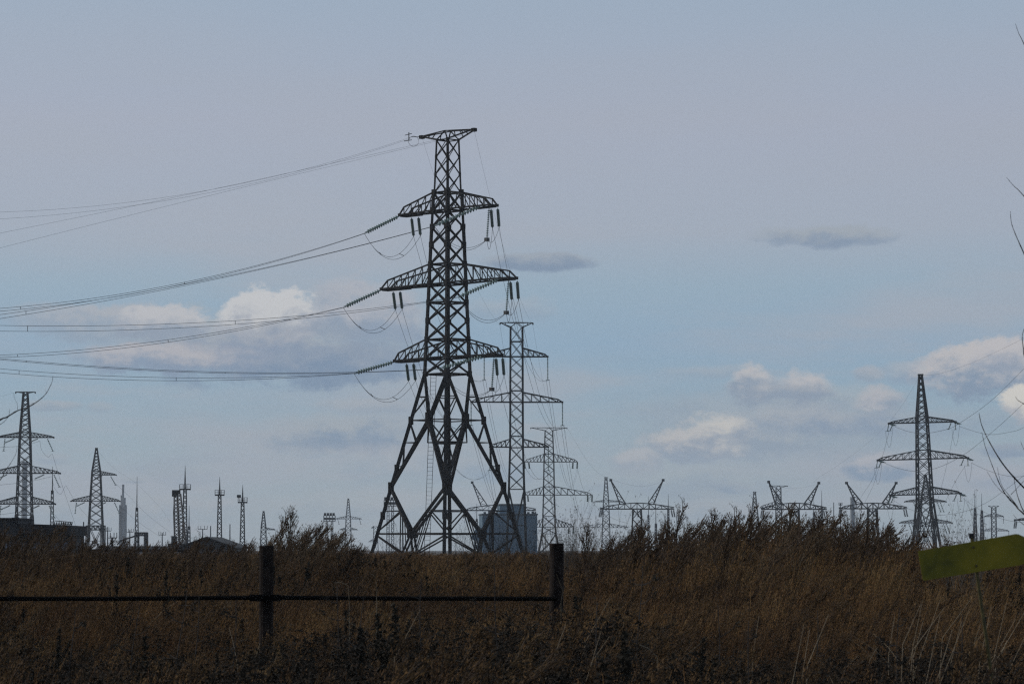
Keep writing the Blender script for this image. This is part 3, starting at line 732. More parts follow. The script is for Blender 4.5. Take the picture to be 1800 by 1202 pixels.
rod(792, 1200, 880, 915, 'faint lightning mast between the legs of the tallest pylon', 1.6)
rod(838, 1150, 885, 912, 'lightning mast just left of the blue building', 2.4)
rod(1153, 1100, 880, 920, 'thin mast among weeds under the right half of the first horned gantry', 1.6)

def pole(px, D, ytop, label, arm=0, ya=None, w_=.22, group='thin poles above the left-hand weeds'):
    s = D / F; b = at(px, HY, D); r = empty('utility_pole', (b.x, D, 0), R(5), label, 'pole', group)
    zt = EYE + (HY - ytop) * s; mb = MB(); mb.tube([(0, 0, 0), (0, 0, zt)], [w_, w_ * .6], 6); mb.build('post', M['steel_grey'], r)
    if arm:
        ab = MB(); z = EYE + (HY - (ya or ytop)) * s
        ab.bar((-arm * s, 0, z), (arm * s, 0, z), .16)
        for x in (-1, -.4, .4, 1): ab.bar((x * arm * s, 0, z), (x * arm * s, 0, z + 1.0), .14)
        ab.build('crossbar', M['steel_grey'], r)
pole(370, 900, 924, 'thin pole standing on the left slope of the gabled roof skyline')
pole(404, 900, 921, 'thin pole between the second and third platform masts')
pole(356, 900, 929, 'T shaped pole with a wide crossbar left of the gabled roof peak', 8, 930)
pole(189, 900, 926, 'H shaped pole right of the pointed left pylon', 6, 933)
pole(228, 900, 931, 'crossbar pole right of the three flue chimney', 6, 935)
pole(285, 950, 936, 'crossbar pole left of the rusty crane boom', 6, 940)
pole(197, 600, 944, 'dark T post with a short top bar below the three flue chimney', 8, 945, .3)
pole(146.5, 700, 917, 'plain thin pole between the flat building and the pointed pylon')
pole(1190, 1100, 899, 'thin pole left of the tallest weeds under the first horned gantry', group='thin poles behind the right-hand weeds')
pole(1466, 1100, 883, 'plain pole left of the pale chimney', 0, group='thin poles behind the right-hand weeds')
pole(1478, 1100, 884, 'plain pole close beside the pale chimney', 3, 888, group='thin poles behind the right-hand weeds')

# floodlight gantries
def floods(px, D, y0, y1, hw_, legs, label, nl=4):
    s = D / F; Z = lambda y: EYE + (HY - y) * s; b = at(px, HY, D)
    r = empty('floodlight_gantry', (b.x, D, 0), 0, label, 'floodlight', 'floodlight racks on lattice legs')
    for x in legs:
        mb = MB(); lv = panels([(Z(y1), .32), (0, .45)], 1.6)
        lattice(mb, lv, .15, .09); o = mb.build('column', M['steel_grey'], r); o.location.x = x * s
    fb = MB()
    for y in (-1, 1):
        for z in (y0, y1): fb.bar((-hw_ * s, y, Z(z)), (hw_ * s, y, Z(z)), .2)
        for k in range(nl + 1): fb.bar(((-hw_ + 2 * hw_ * k / nl) * s, y, Z(y0)), ((-hw_ + 2 * hw_ * k / nl) * s, y, Z(y1)), .15)
    fb.box((0, 0, Z(y1)), (hw_ * s, .95, .12)); fb.build('rack', M['steel_grey'], r)
    for k in range(nl):
        x = (-hw_ + 2 * hw_ * (k + .5) / nl) * s
        for zz in ((Z(y0) + .5), (Z(y0) + Z(y1)) / 2 - .1):
            lb = MB(); lb.box((x, -1.15, zz), (.40, .25, .40)); lb.bar((x, -1, zz - .6), (x, -1.1, zz), .12); lb.build('lamp', M['lamp'], r)
floods(579, 1100, 906, 916, 10, (-4.5, 4.5), 'floodlight rack on two lattice legs among the left-hand mugwort plumes')
floods(686, 950, 879, 889, 11, (-4, 4), 'floodlight rack seen just behind the left leg of the tallest pylon')

# crane boom folded over
s = 600 / F; cb = at(314, HY, 600); cr = empty('crane', (cb.x, 600, 0), 0, 'rusty folded lattice crane boom standing left of the tallest platform mast', 'crane')
def lat2(mb, p, q, w0, w1, n, t, d):
    p = Vector(p); q = Vector(q)
    for k in range(n):
        a = p.lerp(q, k / n); b = p.lerp(q, (k + 1) / n); wa = w0 + (w1 - w0) * k / n; wb = w0 + (w1 - w0) * (k + 1) / n
        for y in (-1, 1):
            for x in (-1, 1): mb.bar(a + Vector((x * wa, y * wa, 0)), b + Vector((x * wb, y * wb, 0)), t)
            mb.bar(a + Vector((-wa, y * wa, 0)), b + Vector((wb, y * wb, 0)), d); mb.bar(a + Vector((wa, y * wa, 0)), b + Vector((-wb, y * wb, 0)), d)
cz = lambda y: EYE + (HY - y) * s
q = MB(); lat2(q, (-3 * s, 0, cz(962)), (-6 * s, 0, cz(870)), .42, .3, 14, .14, .09); q.build('mast_section', M['crane'], cr)
q = MB(); lat2(q, (8 * s, 0, cz(960)), (0 * s, 0, cz(868)), .62, .32, 14, .15, .1); q.build('boom', M['crane'], cr)
q = MB(); q.box((-7 * s, 0, cz(868)), (.55, .5, .5)); q.box((-2.5 * s, 0, cz(865)), (.5, .5, .4)); q.box((-9 * s, 0, cz(864)), (.3, .4, .3)); q.bar((-9 * s, 0, cz(863)), (2 * s, 0, cz(865)), .25); q.build('sheave_head', M['roof'], cr)
q = MB(); q.tube([(-8 * s, 0, cz(868)), (-9.5 * s, 0, cz(900)), (-7.5 * s, 0, cz(955))], .09, 5); q.tube([(3 * s, 0, cz(868)), (6 * s, 0, cz(890)), (10 * s, 0, cz(955))], .07, 5); q.build('rope', M['crane'], cr)
q = MB(); q.box((-8 * s, 0, cz(950)), (.5, .5, .9)); q.box((2 * s, 0, cz(962)), (2.2, 1.2, .8)); q.build('cab', M['roof'], cr)

# ---- chimneys ------------------------------------------------------------------------------
def chimney(px, D, ytop, r_px, label, flues=1, frame=False):
    s = D / F; b = at(px, HY, D); H = EYE + (HY - ytop) * s
    r = empty('chimney', (b.x, D, 0), 0, label, 'chimney', None)
    for k in range(flues):
        mb = MB(); hh = H * (1, .84, .80)[k] if flues > 1 else H
        rr = r_px * s * (1 if flues == 1 else .42)
        x = (0, -.55, .62)[k] * r_px * s; y = (0, .7, -.4)[k] * r_px * s
        mb.tube([(x, y, 0), (x, y, hh)], [rr * 1.15, rr * .92], 20); 
        mb.tube([(x, y, hh - 1.2), (x, y, hh + .15)], rr * 1.06, 20); mb.build('flue', M['chimney'], r, False)
    if frame:
        for sx in (-1, 1):
            fb = MB(); n = 16; H2 = H * .69
            for k in range(n):
                z0_, z1_ = H2 * k / n, H2 * (k + 1) / n; w3 = r_px * s; x = sx * w3 * 1.15
                for y in (-1.5, 1.5): fb.bar((x, y, z0_), (x, y, z1_), .7)
                fb.bar((x, -1.5, z0_), (x, 1.5, z1_), .4); fb.bar((x * .8, 0, z1_), (x * 1.12, 0, z1_), .9)
            fb.build('ladder_frame', M['chimney'], r)
chimney(215.5, 2400, 852, 4.9, 'pale blue chimney of clustered flues with side ladders, right of the pointed left pylon', 3, True)
chimney(42, 2100, 812, 5.0, 'pale chimney hidden behind the trunk of the far left pylon')
chimney(1499, 1900, 874, 4.1, 'short pale chimney left of the horned gantry by the right-hand pylon')

# ---- buildings -------------------------------------------------------------------------------
def boxobj(name, c, h, m, parent, bev=0): 
    mb = MB(); mb.box(c, h); o = mb.build(name, M[m], parent); return o
# blue industrial block
Db = 900; s = Db / F; bx = at(897, HY, Db); bb = empty('industrial_building', (bx.x, Db, 0), R(4), 'tall windowless blue-grey industrial block behind the right legs of the tallest pylon', 'building')
X = lambda p: (p - 897) * s; Z = lambda y: EYE + (HY - y) * s
mb = MB(); mb.box(((X(848) + X(944.5)) / 2, 8, Z(905) / 2), ((X(944.5) - X(848)) / 2, 8, Z(905) / 2))
for k in range(15):
    x = X(848) + (X(944.5) - X(848)) * (k + .5) / 15; mb.box((x, -.02, Z(905) / 2), (.05, .02, Z(905) / 2 - .3))
mb.build('wall', M['clad'], bb)
mb = MB(); mb.box(((X(880) + X(925)) / 2, 9, (Z(905) + Z(888)) / 2 + .05), ((X(925) - X(880)) / 2, 6, (Z(888) - Z(905)) / 2)); mb.build('stair_tower', M['clad'], bb)
mb = MB(); mb.box(((X(848) + X(944.5)) / 2, 8, Z(905) + .2), ((X(944.5) - X(848)) / 2 + .2, 8.2, .2)); mb.box(((X(880) + X(925)) / 2, 9, Z(888) + .25), ((X(925) - X(880)) / 2 + .2, 6.2, .2)); mb.build('parapet', M['clad_trim'], bb)
for px_, hgt in ((854, 3), (862, 5), (869, 4), (875, 2), (931, 3), (939, 4), (942, 2)):
    mb = MB(); mb.box((X(px_), 5, Z(905) + .4 + hgt * s * .5), (.35, .4, hgt * s * .6)); mb.build('roof_vent', M['clad_trim'], bb)
mb = MB(); a = Vector((X(848), 3, Z(928))); b_ = Vector((X(836), 3, Z(950))); mb.bar(a, b_, 3.0, 3.0); mb.bar(b_, (X(835), 3, 0), .4); mb.bar((X(841), 3, Z(942)), (X(841), 3, 0), .4); mb.build('conveyor_gallery', M['clad'], bb)
# flat building left
Dl = 250; s = Dl / F; bx = at(60, HY, Dl); lb = empty('flat_roofed_building', (bx.x, Dl, 0), R(0), 'low dark flat-roofed building with whitish wall panels at the left edge', 'building')
X = lambda p: (p - 60) * s; Z = lambda y: EYE + (HY - y) * s
mb = MB(); mb.box(((X(-60) + X(123)) / 2, 4, Z(934) / 2), ((X(123) - X(-60)) / 2, 4, Z(934) / 2)); mb.build('wall', M['wall_dark'], lb)
for k, (a, b2) in enumerate(((-50, -26), (-20, 4), (10, 30), (37, 49), (54, 85), (88, 119))):
    mb = MB(); mb.box(((X(a) + X(b2)) / 2, -.07, (Z(953) + .3) / 2), ((X(b2) - X(a)) / 2, .06, (Z(953) - .3) / 2)); mb.build('wall_panel', M['wall_pale'], lb)
for a in (33.5, 51.5, 86.5): mb = MB(); mb.bar((X(a), -.3, 0), (X(a), -.3, Z(943)), .14, .14); mb.build('pilaster', M['wall_dark'], lb)
mb = MB(); mb.quadbox(Vector((X(34), 4, Z(931) + .1)), Vector((X(126), 4, Z(931) - .05)), Vector((0, 4.6, 0)), Vector((0, 0, .40))); mb.build('roof', M['roof'], lb)
mb = MB(); mb.box(((X(-60) + X(32.5)) / 2, 3.4, (Z(912.5) + Z(943)) / 2 + .02), ((X(32.5) - X(-60)) / 2, 3.8, (Z(912.5) - Z(943)) / 2)); mb.build('upper_block', M['wall_dark'], lb)
mb = MB(); mb.box(((X(-60) + X(32.5)) / 2, 3.4, Z(912) + .03), ((X(32.5) - X(-60)) / 2 + .1, 3.95, .06)); mb.build('coping', M['roof'], lb)
mb = MB()
for z in (923.5, 915.8): mb.bar((X(89), 2, Z(z) + .05), (X(119.5), 2, Z(z + 1.5)), .06)
for k in range(16):
    xa = 89 + 30 * k / 15; mb.bar((X(xa), 2, Z(923.5)), (X(xa + (2 if k % 2 else 0)), 2, Z(916.5)), .045)
    mb.bar((X(xa), 2, Z(923.6 if k % 2 else 917)), (X(min(119, xa + 2)), 2, Z(917 if k % 2 else 923.6)), .035)
mb.build('roof_truss', M['steel_dark'], lb)
mb = MB()
for a in (13.5, 20, 25.5): mb.bar((X(a), 2, Z(912.5)), (X(a), 2, Z(909.5)), .06)
mb.bar((X(13), 2, Z(909.6)), (X(26), 2, Z(909.6)), .06); mb.bar((X(38), 2, Z(923.5)), (X(61), 2, Z(923.2)), .08); mb.bar((X(61.5), 2, Z(921)), (X(61.5), 2, Z(925)), .05)
mb.build('roof_rail', M['steel_dark'], lb)
mb = MB(); mb.bar((X(123), 2, Z(937.5)), (X(133), 2, Z(937.2)), .06); mb.bar((X(123), 2, Z(941)), (X(129), 2, Z(941.5)), .12); mb.bar((X(133), 2, Z(928)), (X(133), 2, Z(938)), .04); mb.bar((X(124.5), 0, Z(943)), (X(124.5), 0, 0), .12); mb.build('eaves_bracket', M['roof'], lb)
# gabled shed
Dg = 420; s = Dg / F; bx = at(363, HY, Dg); gb = empty('gabled_shed', (bx.x, Dg, 0), R(0), 'grey gable-ended shed roof peeking over the weeds left of the fence post', 'building')
X = lambda p: (p - 363) * s; Z = lambda y: EYE + (HY - y) * s
mb = MB(); x0, x1, ze, zp = X(318), X(408), Z(962), Z(946)
mb.add([(x0, 0, 0), (x1, 0, 0), (x1, 0, ze), (0, 0, zp), (x0, 0, ze), (x0, 22, 0), (x1, 22, 0), (x1, 22, ze), (0, 22, zp), (x0, 22, ze)],
       [(0, 1, 2, 3, 4), (9, 8, 7, 6, 5), (0, 5, 6, 1), (1, 6, 7, 2), (4, 9, 5, 0)]); mb.build('wall', M['house'], gb)
mb = MB()
for e in (x0 - .5, x1 + .5):
    ze2 = zp + (ze - zp) * abs(e) / abs(x1 if e > 0 else x0)
    mb.quadbox(Vector((0, 10.7, zp + .14)), Vector((e, 10.7, ze2 + .14)), Vector((0, 11.6, 0)), Vector((0, 0, .1)))
mb.build('roof', M['roof'], gb)
# pipeline on posts
Dp = 170; s = Dp / F; bx = at(265, HY, Dp); pb = empty('pipeline', (bx.x, Dp, 0), 0, 'dark raised pipe running level above the weeds left of the gabled shed', 'pipe')
X = lambda p: (p - 265) * s
mb = MB(); zz = EYE + (HY - 967) * s; mb.tube([(X(132), 0, zz), (X(329), 0, zz)], .085, 10); mb.build('pipe', M['roof'], pb)
for a in (140, 200, 262, 326.5): mb = MB(); mb.bar((X(a), .0, zz - .09), (X(a), 0, 0), .11); mb.build('support_post', M['roof'], pb)
# small steel frame beside the lightning mast
Df = 620; s = Df / F; bx = at(240, HY, Df); fb = empty('pipe_gantry', (bx.x, Df, 0), 0, 'small square steel frame with a sloping conduit left of the crane boom', 'gantry')
X = lambda p: (p - 240) * s; Z = lambda y: EYE + (HY - y) * s
mb = MB()
for a in (238, 243, 254.5, 258.5):
    for y in (-1, 1): mb.bar((X(a), y, Z(936)), (X(a), y, 0), .2)
for z in (936, 941):
    for y in (-1, 1): mb.bar((X(238), y, Z(z)), (X(259), y, Z(z)), .22)
for a in range(238, 258, 4):
    for y in (-1, 1): mb.bar((X(a), y, Z(941)), (X(a + 4), y, Z(936)), .14)
mb.build('frame', M['steel_dark'], fb)
mb = MB(); mb.bar((X(240), 0, Z(941)), (X(212), 0, Z(950)), .3); mb.bar((X(212), 0, Z(950)), (X(206), 0, Z(957)), .25); mb.build('conduit', M['steel_dark'], fb)
# low substation block row far away, left
Dq = 1300; s = Dq / F
for i, (a, b2, yt_, lab) in enumerate(((126, 150, 955, 'hazy low shed just right of the flat-roofed building'), (176, 330, 961, 'long hazy wall line at the foot of the chimney and crane'))):
    bx = at((a + b2) / 2, HY, Dq); o = MB(); zz = EYE + (HY - yt_) * s
    o.box((bx.x, Dq, zz / 2), ((b2 - a) / 2 * s, 5, zz / 2)); o.box((bx.x, Dq, zz + .2), ((b2 - a) / 2 * s + .3, 5.3, .2))
    tag(o.build('shed' if i == 0 else 'concrete_fence', M['house']), lab, 'shed' if i == 0 else 'wall')

# ---- cables around the right-hand tower -----------------------------------------------------------
def polyw(pts, r, label, group, spl=10):
    """smooth sagging wire through world points (Catmull-Rom)"""
    P = [Vector(p) for p in pts]; P = [P[0] * 2 - P[1]] + P + [P[-1] * 2 - P[-2]]; out = []
    for i in range(1, len(P) - 2):
        for k in range(spl):
            t = k / spl; a, b, c, d = P[i - 1:i + 3]
            out.append(.5 * ((2 * b) + (c - a) * t + (2 * a - 5 * b + 4 * c - d) * t * t + (3 * b - a - 3 * c + d) * t ** 3))
    out.append(P[-2])
    return wires([out], r, label, group=group)
G4 = 'cables strung from the tall right-hand pylon'
def rw(lst, r, label):
    n = len(lst); polyw([at(x, y, 697 - 330 * (max(0, x - 1560) / 700)) for x, y in lst], r, label, G4)
rw([(1573, 750), (1600, 759), (1630, 761), (1665, 754), (1686, 744), (1740, 706), (1800, 648), (1900, 545)], .035, 'cable rising steeply right from the upper left arm of the right-hand pylon')
rw([(1686, 749), (1720, 760), (1745, 763.5), (1775, 759), (1800, 751), (1900, 700)], .03, 'cable sagging right from the upper right arm tip of the right-hand pylon')
rw([(1554, 813), (1580, 823), (1612, 828), (1650, 821), (1697, 797), (1750, 754), (1800, 708), (1900, 610)], .035, 'cable crossing up rightwards from the middle left arm of the right-hand pylon')
rw([(1707, 813), (1735, 826), (1765, 835), (1800, 836.5), (1900, 815)], .03, 'cable sagging right from the middle right arm tip of the right-hand pylon')
rw([(1570, 879), (1600, 895), (1640, 905), (1690, 900), (1730, 885), (1765, 862), (1800, 835), (1900, 750)], .03, 'cable from the lower left arm passing behind the legs of the right-hand pylon')
rw([(1695, 877), (1718, 893), (1750, 908), (1800, 918), (1900, 915)], .028, 'cable sagging right from the lower right arm tip behind the lightning masts')
rw([(1621, 659), (1650, 657), (1700, 641), (1750, 619), (1800, 594), (1900, 540)], .014, 'thin earth wire rising right from the point of the right-hand pylon')
def lw(lst, r, label, d0=697, d1=1000):
    n = len(lst) - 1; polyw([at(x, y, d0 + (d1 - d0) * i / n) for i, (x, y) in enumerate(lst)], r, label, G4)
lw([(1617, 661), (1580, 720), (1540, 765), (1490, 806), (1441, 838), (1430, 848)], .014, 'thin earth wire falling left from the point of the right-hand pylon')
lw([(1563, 757), (1556, 785), (1547, 815), (1536, 850), (1520, 884)], .028, 'cable falling from the upper left arm of the right-hand pylon to the gantry')
lw([(1543, 819), (1532, 845), (1517, 868), (1508, 884)], .028, 'cable falling from the middle left arm of the right-hand pylon to the gantry')
lw([(1677, 755), (1668, 800), (1655, 855), (1640, 905)], .028, 'cable falling from the upper right arm across the trunk side of the right-hand pylon')
lw([(1697, 818), (1680, 845), (1660, 885), (1645, 915)], .028, 'cable falling from the middle right arm behind the right leg of the right-hand pylon')
for k in (0, 1, 2):      # slack loops at the arm tips
    for sd in (-1, 1):
        jb = MB(); a = A4[(k, sd)]; mi4 = wmat(T4).inverted()
        jb.tube([mi4 @ v for v in sagpts(a + Vector((-.7, .6, -1.6)), a + Vector((.75, -1.3, -.7)), 4.2, 16)], .03, 4); jb.build('jumper_cable', M['wire'], T4)
# cables on the left
G5 = 'cables around the far left pylons'
def l5(lst, r, label, d0, d1): 
    n = len(lst) - 1; polyw([at(x, y, d0 + (d1 - d0) * i / n) for i, (x, y) in enumerate(lst)], r, label, G5)
l5([(92, 797), (105, 840), (125, 900), (140, 945)], .03, 'cable falling from the upper right arm of the far left pylon', 799, 1000)
l5([(116, 853), (135, 885), (160, 915), (190, 950)], .03, 'cable falling from the middle right arm of the far left pylon', 799, 1000)
l5([(97, 905), (105, 915), (120, 930)], .03, 'short cable falling from the lower right arm of the far left pylon', 799, 900)
l5([(169, 789), (200, 822), (240, 850), (280, 890), (300, 918)], .018, 'thin earth wire sloping right from the tip of the pointed left pylon', 899, 1100)
l5([(199, 846), (225, 870), (260, 905), (300, 936)], .03, 'cable sloping right from the short upper arm of the pointed left pylon', 899, 1100)
l5([(212, 889), (240, 915), (285, 945)], .03, 'cable sloping right from the lower right arm of the pointed left pylon', 899, 1100)
l5([(70, 774), (73, 790), (84, 803), (91, 797)], .026, 'slack loop under the upper right arm of the far left pylon', 799, 799)
l5([(92, 835), (95, 855), (106, 868), (115, 853)], .026, 'slack loop under the middle right arm of the far left pylon', 799, 799)
l5([(70, 775), (40, 783), (0, 786), (-60, 788)], .03, 'cable running left behind the trunk of the far left pylon from its upper arm', 799, 790)
l5([(92, 837), (50, 846), (0, 852), (-60, 856)], .03, 'cable running left behind the trunk of the far left pylon from its middle arm', 799, 790)
l5([(70, 889), (45, 897), (0, 904), (-60, 908)], .03, 'cable running left behind the trunk of the far left pylon from its lower arm', 799, 790)
l5([(25, 690), (0, 697), (-60, 712)], .012, 'thin earth wire leaving the top bracket of the far left pylon to the left', 799, 780)
GH = 'cables between the third pylon and the gantries'
polyw([A3[('g', 1)], at(1040, 820, 1000), at(1075, 842, 1000), at(1120, 854, 1000), at(1150, 851, 1000), at(1166, 844, 1000)], .016, 'thin wire sagging from the third pylon top to the horn of the first gantry', GH)
polyw([A3[(1, 1)] - Vector((0, 0, 2)), at(1055, 897, 1000), at(1080, 912, 1000), at(1105, 920, 1000)], .03, 'cable dropping from the middle right arm of the third pylon to the gantry', GH)
polyw([A3[(0, 1)] - Vector((0, 0, 2)), at(1022, 850, 1000), at(1032, 872, 1000), at(1043, 880, 1000)], .03, 'cable dropping from the upper right arm of the third pylon to the capped pylon', GH)
polyw([at(1440, 849, 1000), at(1415, 856, 1000), at(1385, 858, 1000), at(1352, 849, 1000)], .012, 'thin earth wire slung between the horns of the middle gantry', GH)

# ------------------------------------------------------------------ fence
DF = 26.0
fr = empty('fence', at(468, HY, DF) * 1, 0, 'simple field fence of round posts and one dark horizontal rail', 'fence'); fr.location.z = 0
ox = fr.location.x
def fpost(px, ytop, hpx, lean=0):
    s = DF / F; mb = MB(); x = at(px, HY, DF).x - ox; r = hpx * s; zt = EYE + (HY - ytop) * s; random.seed(int(px))
    n = 14; P = [(x + lean * (zt - zt * i / n) + random.uniform(-.0012, .0012), 0, zt * i / n) for i in range(n + 1)]
    mb.tube(P, [r * random.uniform(.97, 1.03) for _ in P], 16)
    mb.tube([(x, 0, zt - .002), (x, 0, zt + .012)], [r * 1.04, r * .98], 16)
    mb.build('post', M['post'], fr)
fpost(468.5, 961, 12.6); fpost(978.5, 957, 12.4, -.004); fpost(-44, 962, 12.6)
s = DF / F; Z = lambda y: EYE + (HY - y) * s; X = lambda p: at(p, HY, DF).x - ox
mb = MB(); mb.tube([(X(-260), -.09, Z(1052)), (X(-44), -.085, Z(1051)), (X(200), -.085, Z(1051)), (X(468), -.085, Z(1049)), (X(700), -.085, Z(1050.5)), (X(978), -.085, Z(1051))], 4.1 * s, 10); mb.build('rail', M['rail'], fr)
for p in (468, -44): mb = MB(); mb.quadbox(Vector((X(p - 27), -.095, Z(1049.5))), Vector((X(p + 27), -.095, Z(1049.5))), Vector((0, .03, 0)), Vector((0, 0, 6 * s))); mb.build('clamp', M['rail'], fr)

# ------------------------------------------------------------------ yellow arrow sign
DS = 15.0; s = DS / F
sg = empty('marker_sign', (at(1722, HY, DS).x, DS, 0), 0, 'tilted blank yellow-green arrow sign on a thin pole at the right edge', 'sign')
sx = sg.location.x
P2 = lambda x, y, dy=0: (at(x, y, DS).x - sx, dy, at(x, y, DS).z)
out = [(1613.5, 968.5), (1785.5, 938), (1790, 938.5), (1842, 962), (1843, 966), (1799, 991), (1795, 992.5), (1624, 1020), (1622, 1018)]
mb = MB(); n = len(out); mb.add([P2(x, y, -.004) for x, y in out] + [P2(x, y, .002) for x, y in out],
    [tuple(range(n))[::-1], tuple(range(n, 2 * n))] + [(i, (i + 1) % n, n + (i + 1) % n, n + i) for i in range(n)]); mb.build('plate', M['sign'], sg)
mb = MB(); mb.tube([P2(1708.5, 942, .011), P2(1717, 1004, .011), P2(1731, 1100, .011), P2(1750, 1230, .011), (P2(1785, 1500, .011)[0], .011, -.1)], .0085, 10); mb.build('pole', M['sign_edge'], sg)
mb = MB(); 
for x, y in ((1710.5, 961), (1716, 994)): mb.tube([P2(x, y, -.010), P2(x, y, -.002)], .006, 8)
mb.build('bolt', M['sign_edge'], sg)
mb = MB(); mb.quadbox(Vector(P2(1708.5, 946, .011)), Vector(P2(1707.5, 937, .011)), Vector((.011, 0, 0)), Vector((0, .008, 0))); mb.build('pole_cap', M['roof'], sg)

# ------------------------------------------------------------------ bare trees reaching in from the sides
def branch(mb, pts, Y, r0, r1):
    if r1 < .02: r0, r1 = r0 * .68, r1 * .62
    P = [at(x, y, Y + .15 * math.sin(i * 1.7)) for i, (x, y) in enumerate(pts)]
    Q = [P[0] * 2 - P[1]] + P + [P[-1] * 2 - P[-2]]; o = []
    for i in range(1, len(Q) - 2):
        for k in range(5):
            t = k / 5; a, b, c, d = Q[i - 1:i + 3]
            o.append(.5 * ((2 * b) + (c - a) * t + (2 * a - 5 * b + 4 * c - d) * t * t + (3 * b - a - 3 * c + d) * t ** 3))
    o.append(Q[-2]); n = len(o); mb.tube(o, [(r0 + (r1 - r0) * i / (n - 1)) * (1 + .25 * (i % 4 == 2)) for i in range(n)], 6)
Yt = 20.0
bt = empty('bare_tree', (at(2010, HY, Yt).x, Yt, 0), 0, 'bare tree just outside the right edge, its leafless twigs arching into view', 'tree')
imt = Matrix.Translation(-bt.location)
def tbuild(mb, name, root):
    o = mb.build(name, M['bark'], root, True); o.matrix_parent_inverse = wmat(root).inverted()
mb = MB(); branch(mb, [(2010, 1400), (2005, 1100), (2000, 800), (1990, 400), (1985, 0), (1990, -300)], Yt, .06, .012); tbuild(mb, 'trunk', bt)
RB = [([(1785, 42), (1791, 60), (1800, 78), (1850, 190), (1920, 330), (1990, 430)], .0016, .008),
      ([(1769, 312), (1783, 328), (1800, 345), (1880, 440), (1995, 590)], .0014, .007),
      ([(1776, 372), (1778, 392), (1785, 412), (1800, 446), (1850, 560), (1920, 680), (2000, 790)], .0018, .009),
      ([(1800, 578), (1797, 592), (1799, 612), (1806, 640), (1860, 760), (2000, 900)], .0022, .008),
      ([(1721, 726), (1726, 748), (1740, 778), (1765, 818), (1800, 857), (1870, 925), (2003, 1020)], .0024, .011),
      ([(1726, 760), (1732, 785), (1745, 820), (1757, 850), (1770, 872), (1785, 888), (1800, 903), (1900, 985), (2004, 1060)], .0018, .009),
      ([(1735, 828), (1745, 845), (1758, 861), (1775, 875), (1786, 888)], .0014, .0034),
      ([(1753, 820), (1756, 836), (1762, 855), (1776, 873), (1790, 892)], .0012, .0034),
      ([(1782, 836), (1785, 856), (1791, 878), (1803, 903), (1840, 940), (2004, 1050)], .0016, .008),
      ([(1815, 832), (1800, 845), (1777, 869)], .0012, .0026),
      ([(1785, 697), (1789, 703), (1800, 710), (1840, 735), (2000, 860)], .0013, .006),
      ([(1794, 775), (1799, 788), (1812, 806), (1860, 870)], .0013, .004),
      ([(1781, 904), (1790, 914), (1800, 922), (1860, 970), (2004, 1080)], .0013, .005)]
for p, r0, r1 in RB: mb = MB(); branch(mb, p, Yt, r0, r1); tbuild(mb, 'branch', bt)
bt2 = empty('bare_tree', (at(-230, HY, Yt).x, Yt, 0), 0, 'bare tree just outside the left edge, one curved leafless branch reaching into view', 'tree')
mb = MB(); branch(mb, [(-230, 1400), (-225, 1100), (-220, 800), (-215, 400), (-210, 0)], Yt, .06, .012); tbuild(mb, 'trunk', bt2)
for p, r0, r1 in [([(93, 661), (91, 672), (82, 690), (69, 703), (50, 715), (30, 722), (12, 733), (-6, 742), (-80, 800), (-220, 900)], .0014, .010),
                  ([(24, 690), (26, 701), (30, 709), (31, 721)], .0010, .0018),
                  ([(17, 718), (15, 731), (6, 742), (-10, 752), (-60, 788)], .0011, .004),
                  ([(30, 784), (28, 797), (18, 815), (8, 828), (-6, 850), (-100, 940), (-222, 1010)], .0010, .006),
                  ([(82, 690), (79, 684)], .0010, .0014), ([(50, 715), (56, 709), (60, 708)], .0010, .0014)]:
    mb = MB(); branch(mb, p, Yt, r0, r1); tbuild(mb, 'branch', bt2)

# ------------------------------------------------------------------ weeds
PM = dict(
 straw=plantmat('dry_grass', [(.0, (0.041, 0.023, 0.015)), (.35, (0.110, 0.052, 0.025)), (.6, (0.223, 0.112, 0.044)), (.85, (0.371, 0.205, 0.074)), (1, (0.427, 0.277, 0.129))]),
 seed=plantmat('mugwort_seed', [(.0, (0.032, 0.022, 0.013)), (.35, (0.084, 0.049, 0.024)), (.7, (0.176, 0.101, 0.041)), (1, (0.232, 0.149, 0.065))]),
 stem=plantmat('weed_stem', [(.0, (.026, .018, .014)), (.6, (.055, .036, .024)), (1, (.11, .08, .05))], trans=0.0),
 plume=plantmat('mugwort_plume', [(.0, (.030, .021, .015)), (.4, (.075, .047, .029)), (.75, (.125, .078, .042)), (1, (.18, .115, .06))]),
 dark=plantmat('dark_weed', [(.0, (0.013, 0.013, 0.011)), (.5, (0.022, 0.020, 0.015)), (1, (0.035, 0.028, 0.020))]),
 grey=plantmat('grey_weed', [(.0, (0.009, 0.008, 0.006)), (.5, (0.020, 0.015, 0.010)), (1, (0.033, 0.024, 0.015))]),
 pale=plantmat('pale_stalk', [(.0, (.14, .11, .08)), (.6, (.28, .22, .15)), (1, (.42, .35, .26))], trans=.1))
def rnd(a, b): return random.uniform(a, b)
def blade(mb, x, y, h, wd, lx, ly, drop=.25, seg=4):
    """thin blade: a folded strip bending over"""
    a = rnd(0, 6.28); c, s_ = math.cos(a) * wd / 2, math.sin(a) * wd / 2; vs = []; fs = []
    for i in range(seg + 1):
        t = i / seg; k = 1 - t * .85
        px, py = x + lx * t * t, y + ly * t * t; z = h * (t - drop * t * t * t)
        vs += [(px - c * k, py - s_ * k, z), (px + c * k, py + s_ * k, z)]
    for i in range(seg): fs.append((2 * i, 2 * i + 1, 2 * i + 3, 2 * i + 2))
    mb.add(vs, fs)
